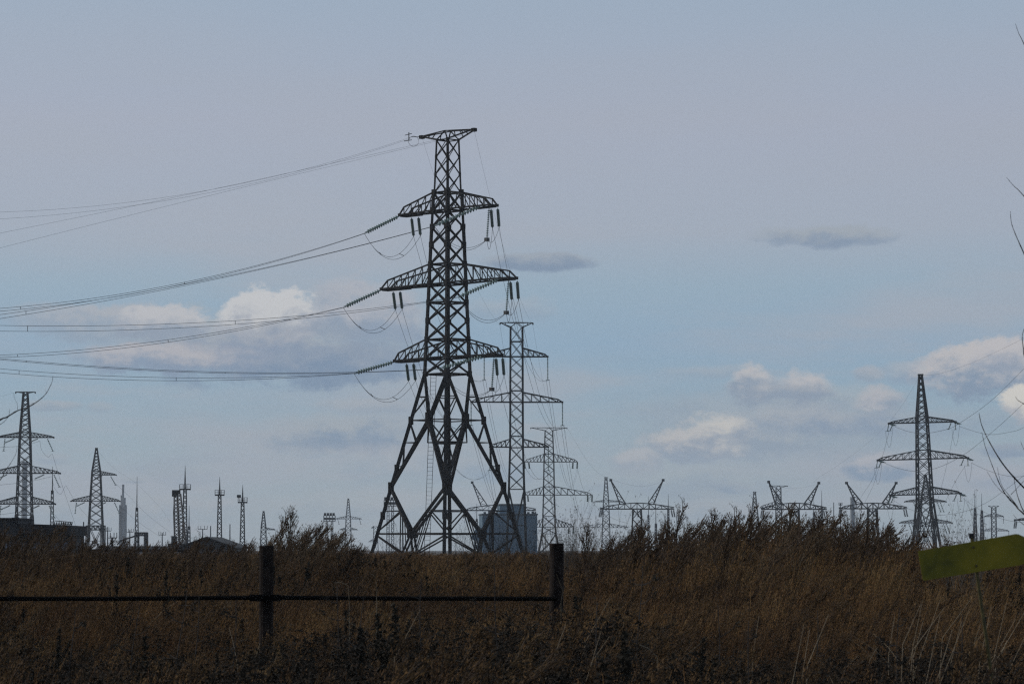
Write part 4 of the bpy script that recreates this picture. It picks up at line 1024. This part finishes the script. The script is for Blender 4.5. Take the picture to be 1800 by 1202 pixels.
def fleck(mb, p, r, d=None, ln=1.5):
    """small seed cluster: an elongated tetrahedron"""
    d = d or Vector((rnd(-1, 1), rnd(-1, 1), rnd(-.3, 1)))
    d = Vector(d).normalized(); a = d.cross(Vector((rnd(-1, 1), rnd(-1, 1), rnd(-1, 1)))).normalized(); b = d.cross(a)
    mb.add([p - a * r * .5 - d * r * .4, p + a * r * .5 - d * r * .4, p + b * r * .6, p + d * r * ln], [(0, 2, 1), (0, 1, 3), (1, 2, 3), (2, 0, 3)])
def link(mb, P, r0, r1, n=3):
    mb.tube(P, [r0 + (r1 - r0) * i / (len(P) - 1) for i in range(len(P))], n, False)
def mesh_of(name, parts):
    me = bpy.data.meshes.new(name); V = []; Fc = []; mi = []
    for k, (mb, m) in enumerate(parts):
        o = len(V); V += mb.v; Fc += [tuple(i + o for i in f) for f in mb.f]; mi += [k] * len(mb.f); me.materials.append(m)
    me.from_pydata(V, [], Fc); me.polygons.foreach_set('material_index', mi); me.update(); return me
def mugwort(seed, h=1.6, lean=.22, nb=26, dens=1.0, fr_=.011, spr=.36, lk=1.0):
    random.seed(seed); st = MB(); sd_ = MB()
    bend = lambda t: Vector((lean * h * t ** 2.2 + .03 * math.sin(t * 7 + seed), .08 * h * t * math.sin(seed), h * (t - .07 * lean * 3 * t ** 3)))
    link(st, [bend(i / 12) for i in range(13)], .0065, .0018, 4)
    for b in range(nb):
        t = .32 + .66 * (b + rnd(0, .8)) / nb; p = bend(min(t, .99)); az = rnd(0, 6.28); L = h * lk * (.34 * (1 - t) + .05) * rnd(.55, 1.25)
        tg = (bend(min(t + .05, 1)) - bend(t)).normalized(); d = (tg + Vector((math.cos(az) * spr, math.sin(az) * spr, .12))).normalized()
        Q = [p + d * L * k / 5 + Vector((lean * .25 * L * (k / 5) ** 2, 0, -.10 * L * (k / 5) ** 2)) for k in range(6)]
        link(st, Q, .0028, .001, 3)
        for k in range(int(24 * dens * L / .3) + 4):
            u = rnd(.25, 1.0); q = p + d * L * u + Vector((lean * .25 * L * u * u, 0, -.10 * L * u * u))
            fleck(sd_, q + Vector((rnd(-1, 1), rnd(-1, 1), rnd(-1, 1))) * .014, fr_ * rnd(.6, 1.3), d + Vector((rnd(-.3, .3), rnd(-.3, .3), 0)), 2.6)
        if rnd(0, 1) < .6:
            u = rnd(.3, .7); q = p + d * L * u; az2 = az + rnd(-1, 1); d2 = Vector((math.cos(az2) * .6 + lean * .5, math.sin(az2) * .6, .8)).normalized(); L2 = L * .5
            link(st, [q, q + d2 * L2], .0016, .0008, 3)
            for k in range(int(12 * dens)): fleck(sd_, q + d2 * L2 * rnd(.2, 1) + Vector((rnd(-1, 1), rnd(-1, 1), rnd(-1, 1))) * .01, fr_ * rnd(.5, 1.1))
    for k in range(int(34 * dens)):
        u = rnd(.80, 1.0); fleck(sd_, bend(u) + Vector((rnd(-1, 1), rnd(-1, 1), rnd(-1, 1))) * .016 * (1.4 - u), fr_ * rnd(.6, 1.2))
    return st, sd_
def grass(seed, n=60, h=1.0, sp=.16, wd=.006, lean=.15):
    random.seed(seed); g = MB()
    for _ in range(n):
        a = rnd(0, 6.28); r = sp * math.sqrt(rnd(0, 1)); hh = h * rnd(.55, 1.05)
        blade(g, r * math.cos(a), r * math.sin(a), hh, wd * rnd(.6, 1.3), rnd(-.22, .22) * h + lean * hh, rnd(-.22, .22) * h, rnd(0, .35))
    return g
def reed(seed, n=30, h=1.2, sp=.16):
    """fine grass with feathery seed tops"""
    random.seed(seed); g = MB(); s2_ = MB()
    for _ in range(n):
        a = rnd(0, 6.28); r = sp * math.sqrt(rnd(0, 1)); x, y = r * math.cos(a), r * math.sin(a); hh = h * rnd(.65, 1.05); lx = rnd(.02, .28) * h; ly = rnd(-.12, .12) * h
        blade(g, x, y, hh, .0045, lx, ly, 0.05)
        for k in range(11):
            t = rnd(.68, 1.0); fleck(s2_, Vector((x + lx * t * t, y + ly * t * t, hh * (t - .05 * t ** 3))) + Vector((rnd(-1, 1), rnd(-1, 1), rnd(-1, 1))) * .012, .0085 * rnd(.6, 1.3), Vector((.3, 0, 1)))
    return g, s2_
def bush(seed, h=1.0, n=7):
    """tangled grey-green twiggy weed"""
    random.seed(seed); st = MB(); lf = MB()
    def grow(p, d, L, r, lv):
        Q = [p + d * L * k / 3 + Vector((rnd(-1, 1), rnd(-1, 1), rnd(-.4, .4))) * .05 * L * k for k in range(4)]
        link(st, Q, r, r * .55, 3)
        if lv == 0:
            for _ in range(13): fleck(lf, Q[random.randint(1, 3)] + Vector((rnd(-1, 1), rnd(-1, 1), rnd(-1, 1))) * .035, .014 * rnd(.5, 1.3))
            return
        for _ in range(4):
            q = Q[random.randint(1, 3)]; dd = (d + Vector((rnd(-1, 1), rnd(-1, 1), rnd(-.3, .8))) * .85).normalized(); grow(q, dd, L * rnd(.45, .75), r * .55, lv - 1)
    for _ in range(n): grow(Vector((rnd(-.08, .08), rnd(-.08, .08), 0)), Vector((rnd(-.5, .5), rnd(-.5, .5), 1)).normalized(), h * .5, .004, 2)
    return st, lf
def dock(seed, h=1.0):
    """dark spire of clustered seeds"""
    random.seed(seed); st = MB(); sd_ = MB(); lean = rnd(-.1, .15)
    link(st, [Vector((lean * h * (i / 8) ** 2, 0, h * i / 8)) for i in range(9)], .006, .002, 4)
    for b in range(5):
        t0 = rnd(.45, .75); az = rnd(0, 6.28); L = rnd(.12, .25) * h; p = Vector((lean * h * t0 * t0, 0, h * t0)); d = Vector((math.cos(az) * .35, math.sin(az) * .35, 1)).normalized()
        link(st, [p, p + d * L], .003, .0012, 3)
        for _ in range(50): fleck(sd_, p + d * L * rnd(.25, 1) + Vector((rnd(-1, 1), rnd(-1, 1), rnd(-1, 1))) * .012, .012 * rnd(.6, 1.2))
    for _ in range(150):
        t = rnd(.68, 1); fleck(sd_, Vector((lean * h * t * t, 0, h * t)) + Vector((rnd(-1, 1), rnd(-1, 1), rnd(-.5, .5))) * .022 * (1.5 - t), .012 * rnd(.6, 1.3))
    return st, sd_
def stalks(seed, n=5, h=1.1):
    """a few long bent pale straws"""
    random.seed(seed); g = MB()
    for _ in range(n):
        a = rnd(0, 6.28); L = h * rnd(.5, 1.0); k = rnd(.45, .85); q = Vector((rnd(-.12, .12), rnd(-.12, .12), 0)); tilt = rnd(-.25, .35)
        m1 = q + Vector((tilt * L * k, rnd(-.1, .1), L * k)); a2 = rnd(-1.2, 1.5); e = m1 + Vector((math.sin(a2) * L * .35, rnd(-.1, .1), math.cos(a2) * L * .3))
        link(g, [q, q.lerp(m1, .5) + Vector((rnd(-.02, .02), 0, 0)), m1, m1.lerp(e, .5) + Vector((0, 0, .02)), e], .0016, .0007, 3)
    return g

protos = bpy.data.collections.new('weed_kinds')      # never linked to the scene: only read by the two ground-cover objects
kinds = []
def proto(tag_, parts):
    me = mesh_of('kind_' + tag_, parts); o = bpy.data.objects.new('%02d_kind_%s' % (len(kinds), tag_), me); protos.objects.link(o); kinds.append(tag_); return me
for i in range(4): proto('straw%d' % i, [(grass(10 + i, 60, 1.0, .17, .0065, .08 + .05 * i), PM['straw'])])
for i in range(4): a, b = reed(30 + i, 32, 1.0, .18); proto('reed%d' % i, [(a, PM['straw']), (b, PM['seed'])])
for i in range(4): a, b = mugwort(50 + i, 1.0, (.12, .24, .38, .55)[i], 32, .8, .0060, .42, 1.1); proto('mug%d' % i, [(a, PM['stem']), (b, PM['seed'])])
for i in range(3): a, b = bush(70 + i, 1.0, 6); proto('bush%d' % i, [(a, PM['stem']), (b, PM['grey'])])
for i in range(2): a, b = dock(80 + i, 1.0); proto('dock%d' % i, [(a, PM['dark']), (b, PM['dark'])])
for i in range(2): proto('stalk%d' % i, [(stalks(90 + i), PM['pale'])])
IDX = {k: [i for i, t in enumerate(kinds) if t.startswith(k)] for k in ('straw', 'reed', 'mug', 'bush', 'dock', 'stalk')}

TOPX = [-400, 0, 120, 300, 450, 520, 600, 650, 700, 950, 1000, 1045, 1100, 1200, 1300, 1400, 1500, 1600, 1660, 1800, 2200]
TOPY = [955, 955, 957, 957, 962, 953, 953, 958, 960, 958, 950, 936, 926, 904, 897, 904, 920, 940, 956, 964, 964]
def skyline(px): return float(np.interp(px, TOPX, TOPY))
def scatter(name, label, ymin, ymax, dens, mixf, hf, seed, side=2.2, group=None):
    rng = np.random.default_rng(seed); random.seed(seed); P = []; Sc = []; Ro = []; Ix = []
    y = ymin
    step = 1.0
    while y < ymax:
        hwid = .1636 * (y + step) * 1.08 + side; n = int(dens(y) * 2 * hwid * step)
        for _ in range(n):
            X_ = rng.uniform(-hwid, hwid); Y_ = rng.uniform(y, y + step); px = CX + X_ / Y_ * F
            k = mixf(px, Y_, rng); h = hf(px, Y_, k, rng)
            if h <= .1: continue
            P.append((X_, Y_, gz(X_, Y_) - .03)); 
            wdt = h if k != 'straw' and k != 'reed' else (h * .6 + .45)
            if Y_ > 60: wdt *= 1.5
            Sc.append((wdt, wdt, h)); Ro.append((0, 0, rng.uniform(-.7, .7) if k in ('mug', 'reed', 'straw') else rng.uniform(0, 6.28))); Ix.append(IDX[k][rng.integers(len(IDX[k]))])
        y += step
    me = bpy.data.meshes.new(name); me.from_pydata(P, [], [])
    at_ = me.attributes.new('scl', 'FLOAT_VECTOR', 'POINT'); at_.data.foreach_set('vector', np.array(Sc, dtype=np.float32).ravel())
    at_ = me.attributes.new('rot', 'FLOAT_VECTOR', 'POINT'); at_.data.foreach_set('vector', np.array(Ro, dtype=np.float32).ravel())
    at_ = me.attributes.new('idx', 'INT', 'POINT'); at_.data.foreach_set('value', np.array(Ix, dtype=np.int32))
    o = bpy.data.objects.new(name, me); C.objects.link(o); tag(o, label, 'weeds', None, 'stuff')
    ng = bpy.data.node_groups.new(name + '_scatter', 'GeometryNodeTree')
    ng.interface.new_socket('Geometry', in_out='INPUT', socket_type='NodeSocketGeometry'); ng.interface.new_socket('Geometry', in_out='OUTPUT', socket_type='NodeSocketGeometry')
    N = ng.nodes; gi = N.new('NodeGroupInput'); go = N.new('NodeGroupOutput')
    iop = N.new('GeometryNodeInstanceOnPoints'); ci = N.new('GeometryNodeCollectionInfo'); ci.inputs['Collection'].default_value = protos
    ci.inputs['Separate Children'].default_value = True; ci.inputs['Reset Children'].default_value = True
    def attr(nm_, ty):
        a = N.new('GeometryNodeInputNamedAttribute'); a.data_type = ty; a.inputs['Name'].default_value = nm_
        return next(s for s in a.outputs if s.enabled and s.name == 'Attribute')
    L = ng.links.new
    L(gi.outputs[0], iop.inputs['Points']); L(ci.outputs[0], iop.inputs['Instance']); iop.inputs['Pick Instance'].default_value = True
    L(attr('idx', 'INT'), iop.inputs['Instance Index']); L(attr('scl', 'FLOAT_VECTOR'), iop.inputs['Scale'])
    e2 = N.new('FunctionNodeEulerToRotation'); L(attr('rot', 'FLOAT_VECTOR'), e2.inputs[0]); L(e2.outputs[0], iop.inputs['Rotation'])
    L(iop.outputs[0], go.inputs[0])
    md = o.modifiers.new('scatter', 'NODES'); md.node_group = ng
    print(name, len(P)); return o

# patchiness of the field
def patch(px, Y): return .5 + .5 * math.sin(px * .011 + Y * .35) * math.cos(px * .0043 - Y * .21 + 1.3)
def mix_near(px, Y, r):
    u = r.random(); g = patch(px, Y)
    if u < .40 + .25 * (1 - g): return 'bush'
    if u < .70: return 'straw'
    if u < .84: return 'reed'
    if u < .965: return 'mug'
    if u < (.985 if px < 1250 else .972): return 'dock'
    return 'stalk'
def h_near(px, Y, k, r):
    base = {13: .95}.get(0, None)
    top = 1120 + 22 * math.sin(px * .006) - 3.5 * (Y - 20)              # photo row reached by the tops at this depth
    if Y > 19: top -= 52 * math.exp(-((px - 1010) / 55) ** 2)
    h = EYE - (top - HY) * Y / F
    h *= r.uniform(.72, 1.04)
    if k in ('dock', 'stalk'): h *= 1.10
    if k == 'mug': h *= 1.06
    return h
def mix_mid(px, Y, r):
    u = r.random(); g = patch(px * 1.4, Y)
    if 985 < px < 1620:
        return 'reed' if u < .50 else 'straw' if u < .72 else 'mug' if u < .97 else 'bush' if u < .996 else 'stalk'
    return 'reed' if u < .34 + .2 * g else 'straw' if u < .66 else 'mug' if u < .88 else 'bush' if u < .97 else 'dock' if u < .996 else 'stalk'
def h_mid(px, Y, k, r):
    lim = EYE + (HY - skyline(px)) * Y / F
    if Y > 50: lim = min(lim, EYE + (HY - max(skyline(px), 965)) * Y / F)
    f = min(1, max(0, (Y - 27) / 12)); base = 1.12 + (lim - 1.12) * f
    h = base * r.uniform(.70, 1.03) * (.93 + .10 * math.sin(px * .031 + Y * 1.7) * math.sin(px * .013 - Y * .9 + 1))
    if k == 'mug': h *= r.uniform(1.0, 1.06)
    return h
scatter('dry_weeds', 'dense dark tangle of dry grass, twiggy weeds and seed spires in front of the fence', 12.5, 25.6, lambda y: 34, mix_near, h_near, 3, 1.6)
scatter('dry_grass', 'wide field of tall russet dry grass and mugwort behind the fence', 26.4, 62, lambda y: 34 if y < 48 else 16, mix_mid, h_mid, 5, 3)
scatter('far_grass', 'far part of the brown weedy field below the pylons', 62, 260, lambda y: 3.2 if y < 120 else 1.2,
        lambda px, Y, r: 'reed' if r.random() < .5 else 'straw' if r.random() < .6 else 'mug',
        lambda px, Y, k, r: (EYE - 4.5 * Y / F + .03) * r.uniform(.74, 1.03), 7, 5)

# ---- single weeds that stand out against the sky -------------------------------------------------
mug_meshes = []
for i in range(6):
    a, b = mugwort(200 + i, 1.0, (.10, .22, .34, .48, .62, .15)[i], (44, 46, 42, 40, 36, 52)[i], (.62, .66, .62, .60, .55, .85)[i], .0052, .46, 1.25)
    mug_meshes.append((mesh_of('mugwort_stems', [(a, PM['stem'])]), mesh_of('mugwort_plumes', [(b, PM['plume'])])))
def single(px, ytop, Y, v, label, group, rz=0, wide=1.0):
    ln = (.10, .22, .34, .48, .62, .15)[v]; h = (EYE + .03 + (HY - ytop) * Y / F) / (1 - .12 * ln); b = at(px, HY, Y); b.x -= .75 * ln * h
    r = bpy.data.objects.new('mugwort_plant', mug_meshes[v][0]); C.objects.link(r); r.location = (b.x, Y, gz(b.x, Y)); r.scale = (h * .82 * wide, h * .82 * wide, h)
    r.rotation_euler = (0, 0, rz); tag(r, label, 'weed', group)
    c = bpy.data.objects.new('seed_plumes', mug_meshes[v][1]); C.objects.link(c); c.parent = r
LG = 'mugwort plants of the left clump'
for (px, yt_, Y, v, lab) in [
    (505, 893, 44, 0, 'tallest mugwort plume of the left clump, standing just right of the fence post'),
    (521, 880, 44, 5, 'pointed mugwort plume in the middle of the left clump'),
    (487, 912, 43, 1, 'sparse mugwort plume at the left side of the left clump'),
    (540, 900, 45, 2, 'dark mugwort plume leaning right, at the right side of the left clump'),
    (560, 902, 45, 2, 'thick dark mugwort plume below the floodlight rack'),
    (585, 916, 44, 3, 'mugwort plume leaning right between floodlight rack and faint pylon'),
    (606, 926, 43, 2, 'lower mugwort plume just left of the tallest pylon'),
    (625, 938, 44, 3, 'lowest mugwort plume at the right end of the left clump'),
    (470, 926, 42, 3, 'loose mugwort plume right beside the top of the left fence post'),
    (433, 943, 45, 1, 'small mugwort plume left of the left fence post'),
    (412, 949, 45, 0, 'small weed plume against the end of the gabled shed roof'),
    (345, 944, 46, 1, 'small weed plume before the left slope of the gabled shed'),
    (286, 944, 46, 4, 'small leaning weed plume left of the crane'),
    (121, 938, 40, 3, 'weed plume leaning out at the right corner of the flat-roofed building'),
    (94, 916, 36, 2, 'dark weed before the roof truss of the flat-roofed building'),
    (12, 930, 36, 0, 'dark weed at the far left edge before the flat-roofed building')]:
    single(px, yt_, Y, v, lab, LG if 'left clump' in lab else None, 0)
RG = 'mugwort plants in the tall skyline clump on the right'
RS = [(1040, 900, 40, 5, 'upright dark weed left of the small capped pylon'), (1132, 896, 41, 5, 'dark clubbed weed standing before the trunk of the first horned gantry'),
      (1106, 918, 41, 0, 'short dark weed left of the first horned gantry trunk'), (1082, 928, 42, 1, 'low bushy weed below the small capped pylon'),
      (1202, 866, 42, 0, 'tallest upright weed of the skyline, right of the first horned gantry'), (1180, 903, 42, 5, 'weed under the right end of the first horned gantry'),
      (1232, 880, 43, 3, 'feathery weed leaning right beside the tallest upright weed'), (1215, 898, 42, 2, 'broad weed at the foot of the tallest upright weed'),
      (1262, 890, 43, 4, 'feathery weed leaning right in the middle of open skyline'), (1290, 898, 42, 3, 'weed with nodding top left of the small pointed pylon'),
      (1327, 872, 42, 0, 'upright plume before the small pointed pylon'), (1342, 902, 42, 2, 'dense dark weed under the left end of the middle gantry'),
      (1385, 856, 42, 4, 'long weed arching over the beam of the middle gantry'), (1398, 878, 41, 5, 'dark bushy weed before the legs of the middle gantry'),
      (1420, 905, 42, 3, 'weed right of the legs of the middle gantry'), (1448, 872, 42, 4, 'long thin weed arching right towards the pale chimney'),
      (1440, 905, 41, 2, 'dark weed below the long thin arching weed'), (1462, 893, 42, 3, 'leaning weed just left of the pale chimney'),
      (1495, 908, 41, 5, 'thick upright weed before the pale chimney'), (1513, 900, 42, 0, 'narrow weed spire just right of the pale chimney'),
      (1560, 902, 40, 3, 'dark nodding weed under the right end of the third gantry'), (1580, 908, 41, 4, 'weed leaning towards the left leg of the right-hand pylon'),
      (1592, 930, 40, 2, 'low weed at the left foot of the right-hand pylon'), (1548, 930, 41, 1, 'low bushy weed between third gantry and right-hand pylon')]
for i, (px, yt_, Y, v, lab) in enumerate(RS): single(px, yt_, Y, v, lab, RG, 0)
# more plumes of the same clump that nothing tells apart
random.seed(77)
for i in range(64):
    px = 1060 + 520 * (i + rnd(0, 1)) / 64; single(px, skyline(px) - rnd(-8, 24), rnd(36, 46), random.choice((0, 1, 2, 3, 3, 4, 4, 5)),
        'brown feathery weed crowded among others along the tall right-hand skyline', 'indistinct plumes of the right-hand skyline', rnd(-.35, .35), rnd(.85, 1.25))
for i in range(70):
    px = 468 + 180 * (i + rnd(0, 1)) / 70; single(px, 957 - rnd(-8, 1) - 58 * math.exp(-((px - 555) / 56) ** 2) * rnd(.05, 1) ** 1.2, rnd(38, 48), random.randint(0, 4),
        'low brown weed crowded among others at the foot of the left plumes', 'indistinct plumes of the left clump', rnd(-.4, .4))

for i in range(88):
    px = -20 + 480 * (i + rnd(0, 1)) / 88; single(px, 957 - 20 * rnd(0, 1) ** 2 - (6 if px < 130 else 0), rnd(38, 54), random.randint(0, 4),
        'low brown weed crowded among others along the left-hand skyline', 'indistinct plumes of the left-hand skyline', rnd(-.5, .5), rnd(.8, 1.2))
for i in range(34):
    px = 640 + 420 * (i + rnd(0, 1)) / 34; single(px, 968 - 9 * rnd(0, 1) ** 2, rnd(42, 58), random.randint(0, 4),
        'low brown weed crowded among others at the foot of the tallest pylon', 'indistinct plumes before the pylon feet', rnd(-.5, .5), rnd(.7, 1.1))
# leafless shrubs
def shrub(px, Y, h, w_, label, seed, m='twig_pale', n=9, up=1.0, lean=0.0, tuft=True):
    random.seed(seed); b = at(px, HY, Y); r = empty('bare_shrub', (b.x, Y, gz(b.x, Y)), 0, label, 'shrub'); mb = MB(); tf = MB()
    def grow(p, d, L, r_, lv):
        Q = [p]; dd = d.copy()
        for k in range(4): dd = (dd + Vector((rnd(-.12, .12), rnd(-.12, .12), rnd(-.02, .10)))).normalized(); Q.append(Q[-1] + dd * L / 4)
        link(mb, Q, r_, r_ * .6, 4)
        if lv == 0:
            if tuft:
                for _ in range(5): fleck(tf, Q[-1] + Vector((rnd(-1, 1), rnd(-1, 1), rnd(-1, 1))) * .012, .007)
            return
        for k in range(4):
            q = Q[random.randint(1, 4)]; e = (dd * up + Vector((rnd(-1, 1) * w_, rnd(-1, 1) * w_, rnd(0, .5)))).normalized(); grow(q, e, L * rnd(.42, .7), r_ * .55, lv - 1)
    for k in range(n): grow(Vector((rnd(-.1, .1), rnd(-.1, .1), 0)), Vector((rnd(-.22, .22) + lean, rnd(-.2, .2), 1)).normalized(), h * rnd(.5, .62), .0055, 3)
    mb.build('twigs', M[m], r); 
    if tuft: tf.build('buds', M[m], r)
shrub(1668, 36, 2.12, .55, 'pale leafless shrub with fine spreading twigs between the right-hand pylon and the sign', 5, lean=.10, n=6)
shrub(1000, 44, 2.15, .30, 'leafless brush of thin upright twigs just right of the right fence post', 8, n=8, lean=.05)
shrub(815, 70, 1.9, .5, 'low leafless scrub under the middle of the tallest pylon', 21, m='bark', n=7)
shrub(700, 75, 1.9, .5, 'low leafless scrub between the left feet of the tallest pylon', 22, m='bark', n=7)
shrub(985, 46, 2.0, .42, 'brown leafless brush hiding the rail end beside the right fence post', 33, m='bark', n=8, lean=.05)
shrub(885, 70, 1.95, .5, 'low leafless scrub before the right foot of the tallest pylon', 23, m='bark', n=7)
shrub(1032, 42, 2.05, .34, 'leafless brush of upright twigs left of the small capped pylon', 31, n=8, lean=.06)
shrub(1072, 43, 2.0, .4, 'brown leafless brush at the foot of the small capped pylon', 32, m='bark', n=8, lean=.05)
shrub(950, 60, 2.0, .30, 'leafless twiggy brush before the foot of the blue building', 9, m='bark', n=6)
shrub(1690, 60, 2.1, .5, 'dark twiggy brush at the foot of the right-hand pylon', 11, m='bark', n=6)

# single dark woody weeds before the fence
def woody(px, ytop, Y, label, seed, lean=0.0):
    random.seed(seed); b = at(px, HY, Y); h = EYE + (HY - ytop) * Y / F; r = empty('woody_weed', (b.x, Y, gz(b.x, Y)), 0, label, 'weed', 'dark woody weeds in front of the fence'); mb = MB()
    Q = [Vector((lean * h * t ** 1.4 + .012 * math.sin(t * 9 + seed), .03 * math.sin(t * 5), h * t)) for t in [k / 12 for k in range(13)]]; link(mb, Q, .007, .002, 6)
    sb = MB()
    for k in range(7):
        i = random.randint(4, 11); s_ = 1 if k % 2 else -1; L = rnd(.12, .34) * (1.1 - i / 14)
        e = Q[i] + Vector((s_ * L, rnd(-.1, .1), L * rnd(.3, .9))); link(mb, [Q[i], Q[i].lerp(e, .5) + Vector((0, 0, -.015)), e], .003, .001, 4)
        for _ in range(14): fleck(sb, e + Vector((rnd(-1, 1), rnd(-1, 1), rnd(-1.6, .4))) * .02, .011 * rnd(.5, 1.2))
    mb.build('stem', M['bark'], r); sb.build('seed_heads', PM['dark'], r)
for i, (px, yt_, Y, ln, lab) in enumerate([(222, 1058, 21, .07, 'slender dark woody stem left of centre under the rail'), (298, 1035, 20, .08, 'tall dark woody stem crossing the rail left of the post'),
    (335, 1045, 22, .05, 'knobbly dark stem nearest the left fence post'), (585, 1040, 20, .03, 'dark stem crossing the rail right of the left fence post'),
    (607, 1060, 19, .10, 'curved dark stem beside a pale straw under the rail'), (742, 1030, 18, .0, 'long straight dark stem between the two fence posts'),
    (895, 1000, 17, -.06, 'dark forked stem left of the right fence post'), (1118, 1000, 20, .02, 'upright dark stem right of the right fence post'),
    (1428, 1060, 21, .02, 'dark seeded stem in the right-hand grass'), (1256, 1060, 20, .02, 'short dark stem in the middle right grass'),
    (1300, 1085, 18, .05, 'branching dark stem low in the middle right grass'), (1565, 1050, 18, .04, 'branching dark stem below the left end of the yellow sign'),
    (1060, 1060, 17, -.03, 'dark stem low right of the right fence post'), (120, 1070, 18, .03, 'dark stem low at the left'), (410, 1062, 19, .01, 'dark hanging seed stem just left of the left post'),
    (1665, 1060, 17, .06, 'branching dark stem left of the sign pole')]):
    woody(px, yt_, Y, lab, 300 + i, ln)
# single pale bent straws
def straw(pts, Y, label):
    mb = MB(); P = [at(x, y, Y + .05 * i) for i, (x, y) in enumerate(pts)]; b = P[-1].copy(); b.z = gz(b.x, Y); 
    link(mb, P + [b], .0017, .0020, 5); tag(mb.build('straw_stalk', PM['pale']), label, 'grass stalk', 'pale straws in front of the fence')
for i, (pts, Y, lab) in enumerate([
    ([(588, 1024), (600, 1023), (612, 1029), (614, 1060)], 21, 'pale curved straw just above the rail right of the left post'),
    ([(652, 1008), (658, 1012), (661, 1018), (662, 1050)], 22, 'short pale hooked straw high above the rail centre'),
    ([(440, 1202), (448, 1160), (457, 1130)][::-1], 19, 'pale straw leaning beside the foot of the left post'),
    ([(1124, 1133), (1140, 1139), (1155, 1154), (1157, 1200)], 18, 'pale arched straw low in the right centre grass'),
    ([(978, 1008), (983, 1022), (989, 1037), (986, 1060)], 22, 'pale straw crossing the right fence post')]):
    straw(pts, Y, lab)

random.seed(404)
for i in range(30):                     # leaning light grass stems at the lower right and a few across the front
    px = rnd(1540, 1795) if i < 20 else rnd(560, 1500); y0 = rnd(1050, 1130); k = rnd(.15, .75); L = rnd(60, 140)
    Y = rnd(15.5, 20); mb = MB(); top_ = at(px + k * L, y0, Y); mid_ = at(px + k * L * .45, y0 + L * .55, Y); low_ = at(px, y0 + L, Y); base_ = low_ + (low_ - mid_) * 1.2; base_.z = gz(base_.x, Y)
    link(mb, [top_, mid_, low_, base_], .0010, .0021, 4)
    tag(mb.build('grass_stem', PM['pale']), 'thin light grass stem leaning right in the tangle in front of the fence', 'grass stalk', 'leaning light grass stems in the foreground')

# ------------------------------------------------------------------ haze
hz = MB(); hz.box((0, 1600, 60), (4200, 2600, 62.0)); ho = hz.build('haze', bpy.data.materials.new('haze_air')); tag(ho, 'thin blue-grey haze over the whole plain', None, None, 'stuff')
hm = ho.data.materials[0]; hm.use_nodes = True; hn = hm.node_tree; hn.nodes.clear()
pv = hn.nodes.new('ShaderNodeVolumePrincipled'); pv.inputs['Density'].default_value = .00011; pv.inputs['Color'].default_value = (.86, .92, 1, 1); pv.inputs['Anisotropy'].default_value = .1
ou = hn.nodes.new('ShaderNodeOutputMaterial'); hn.links.new(pv.outputs[0], ou.inputs['Volume'])
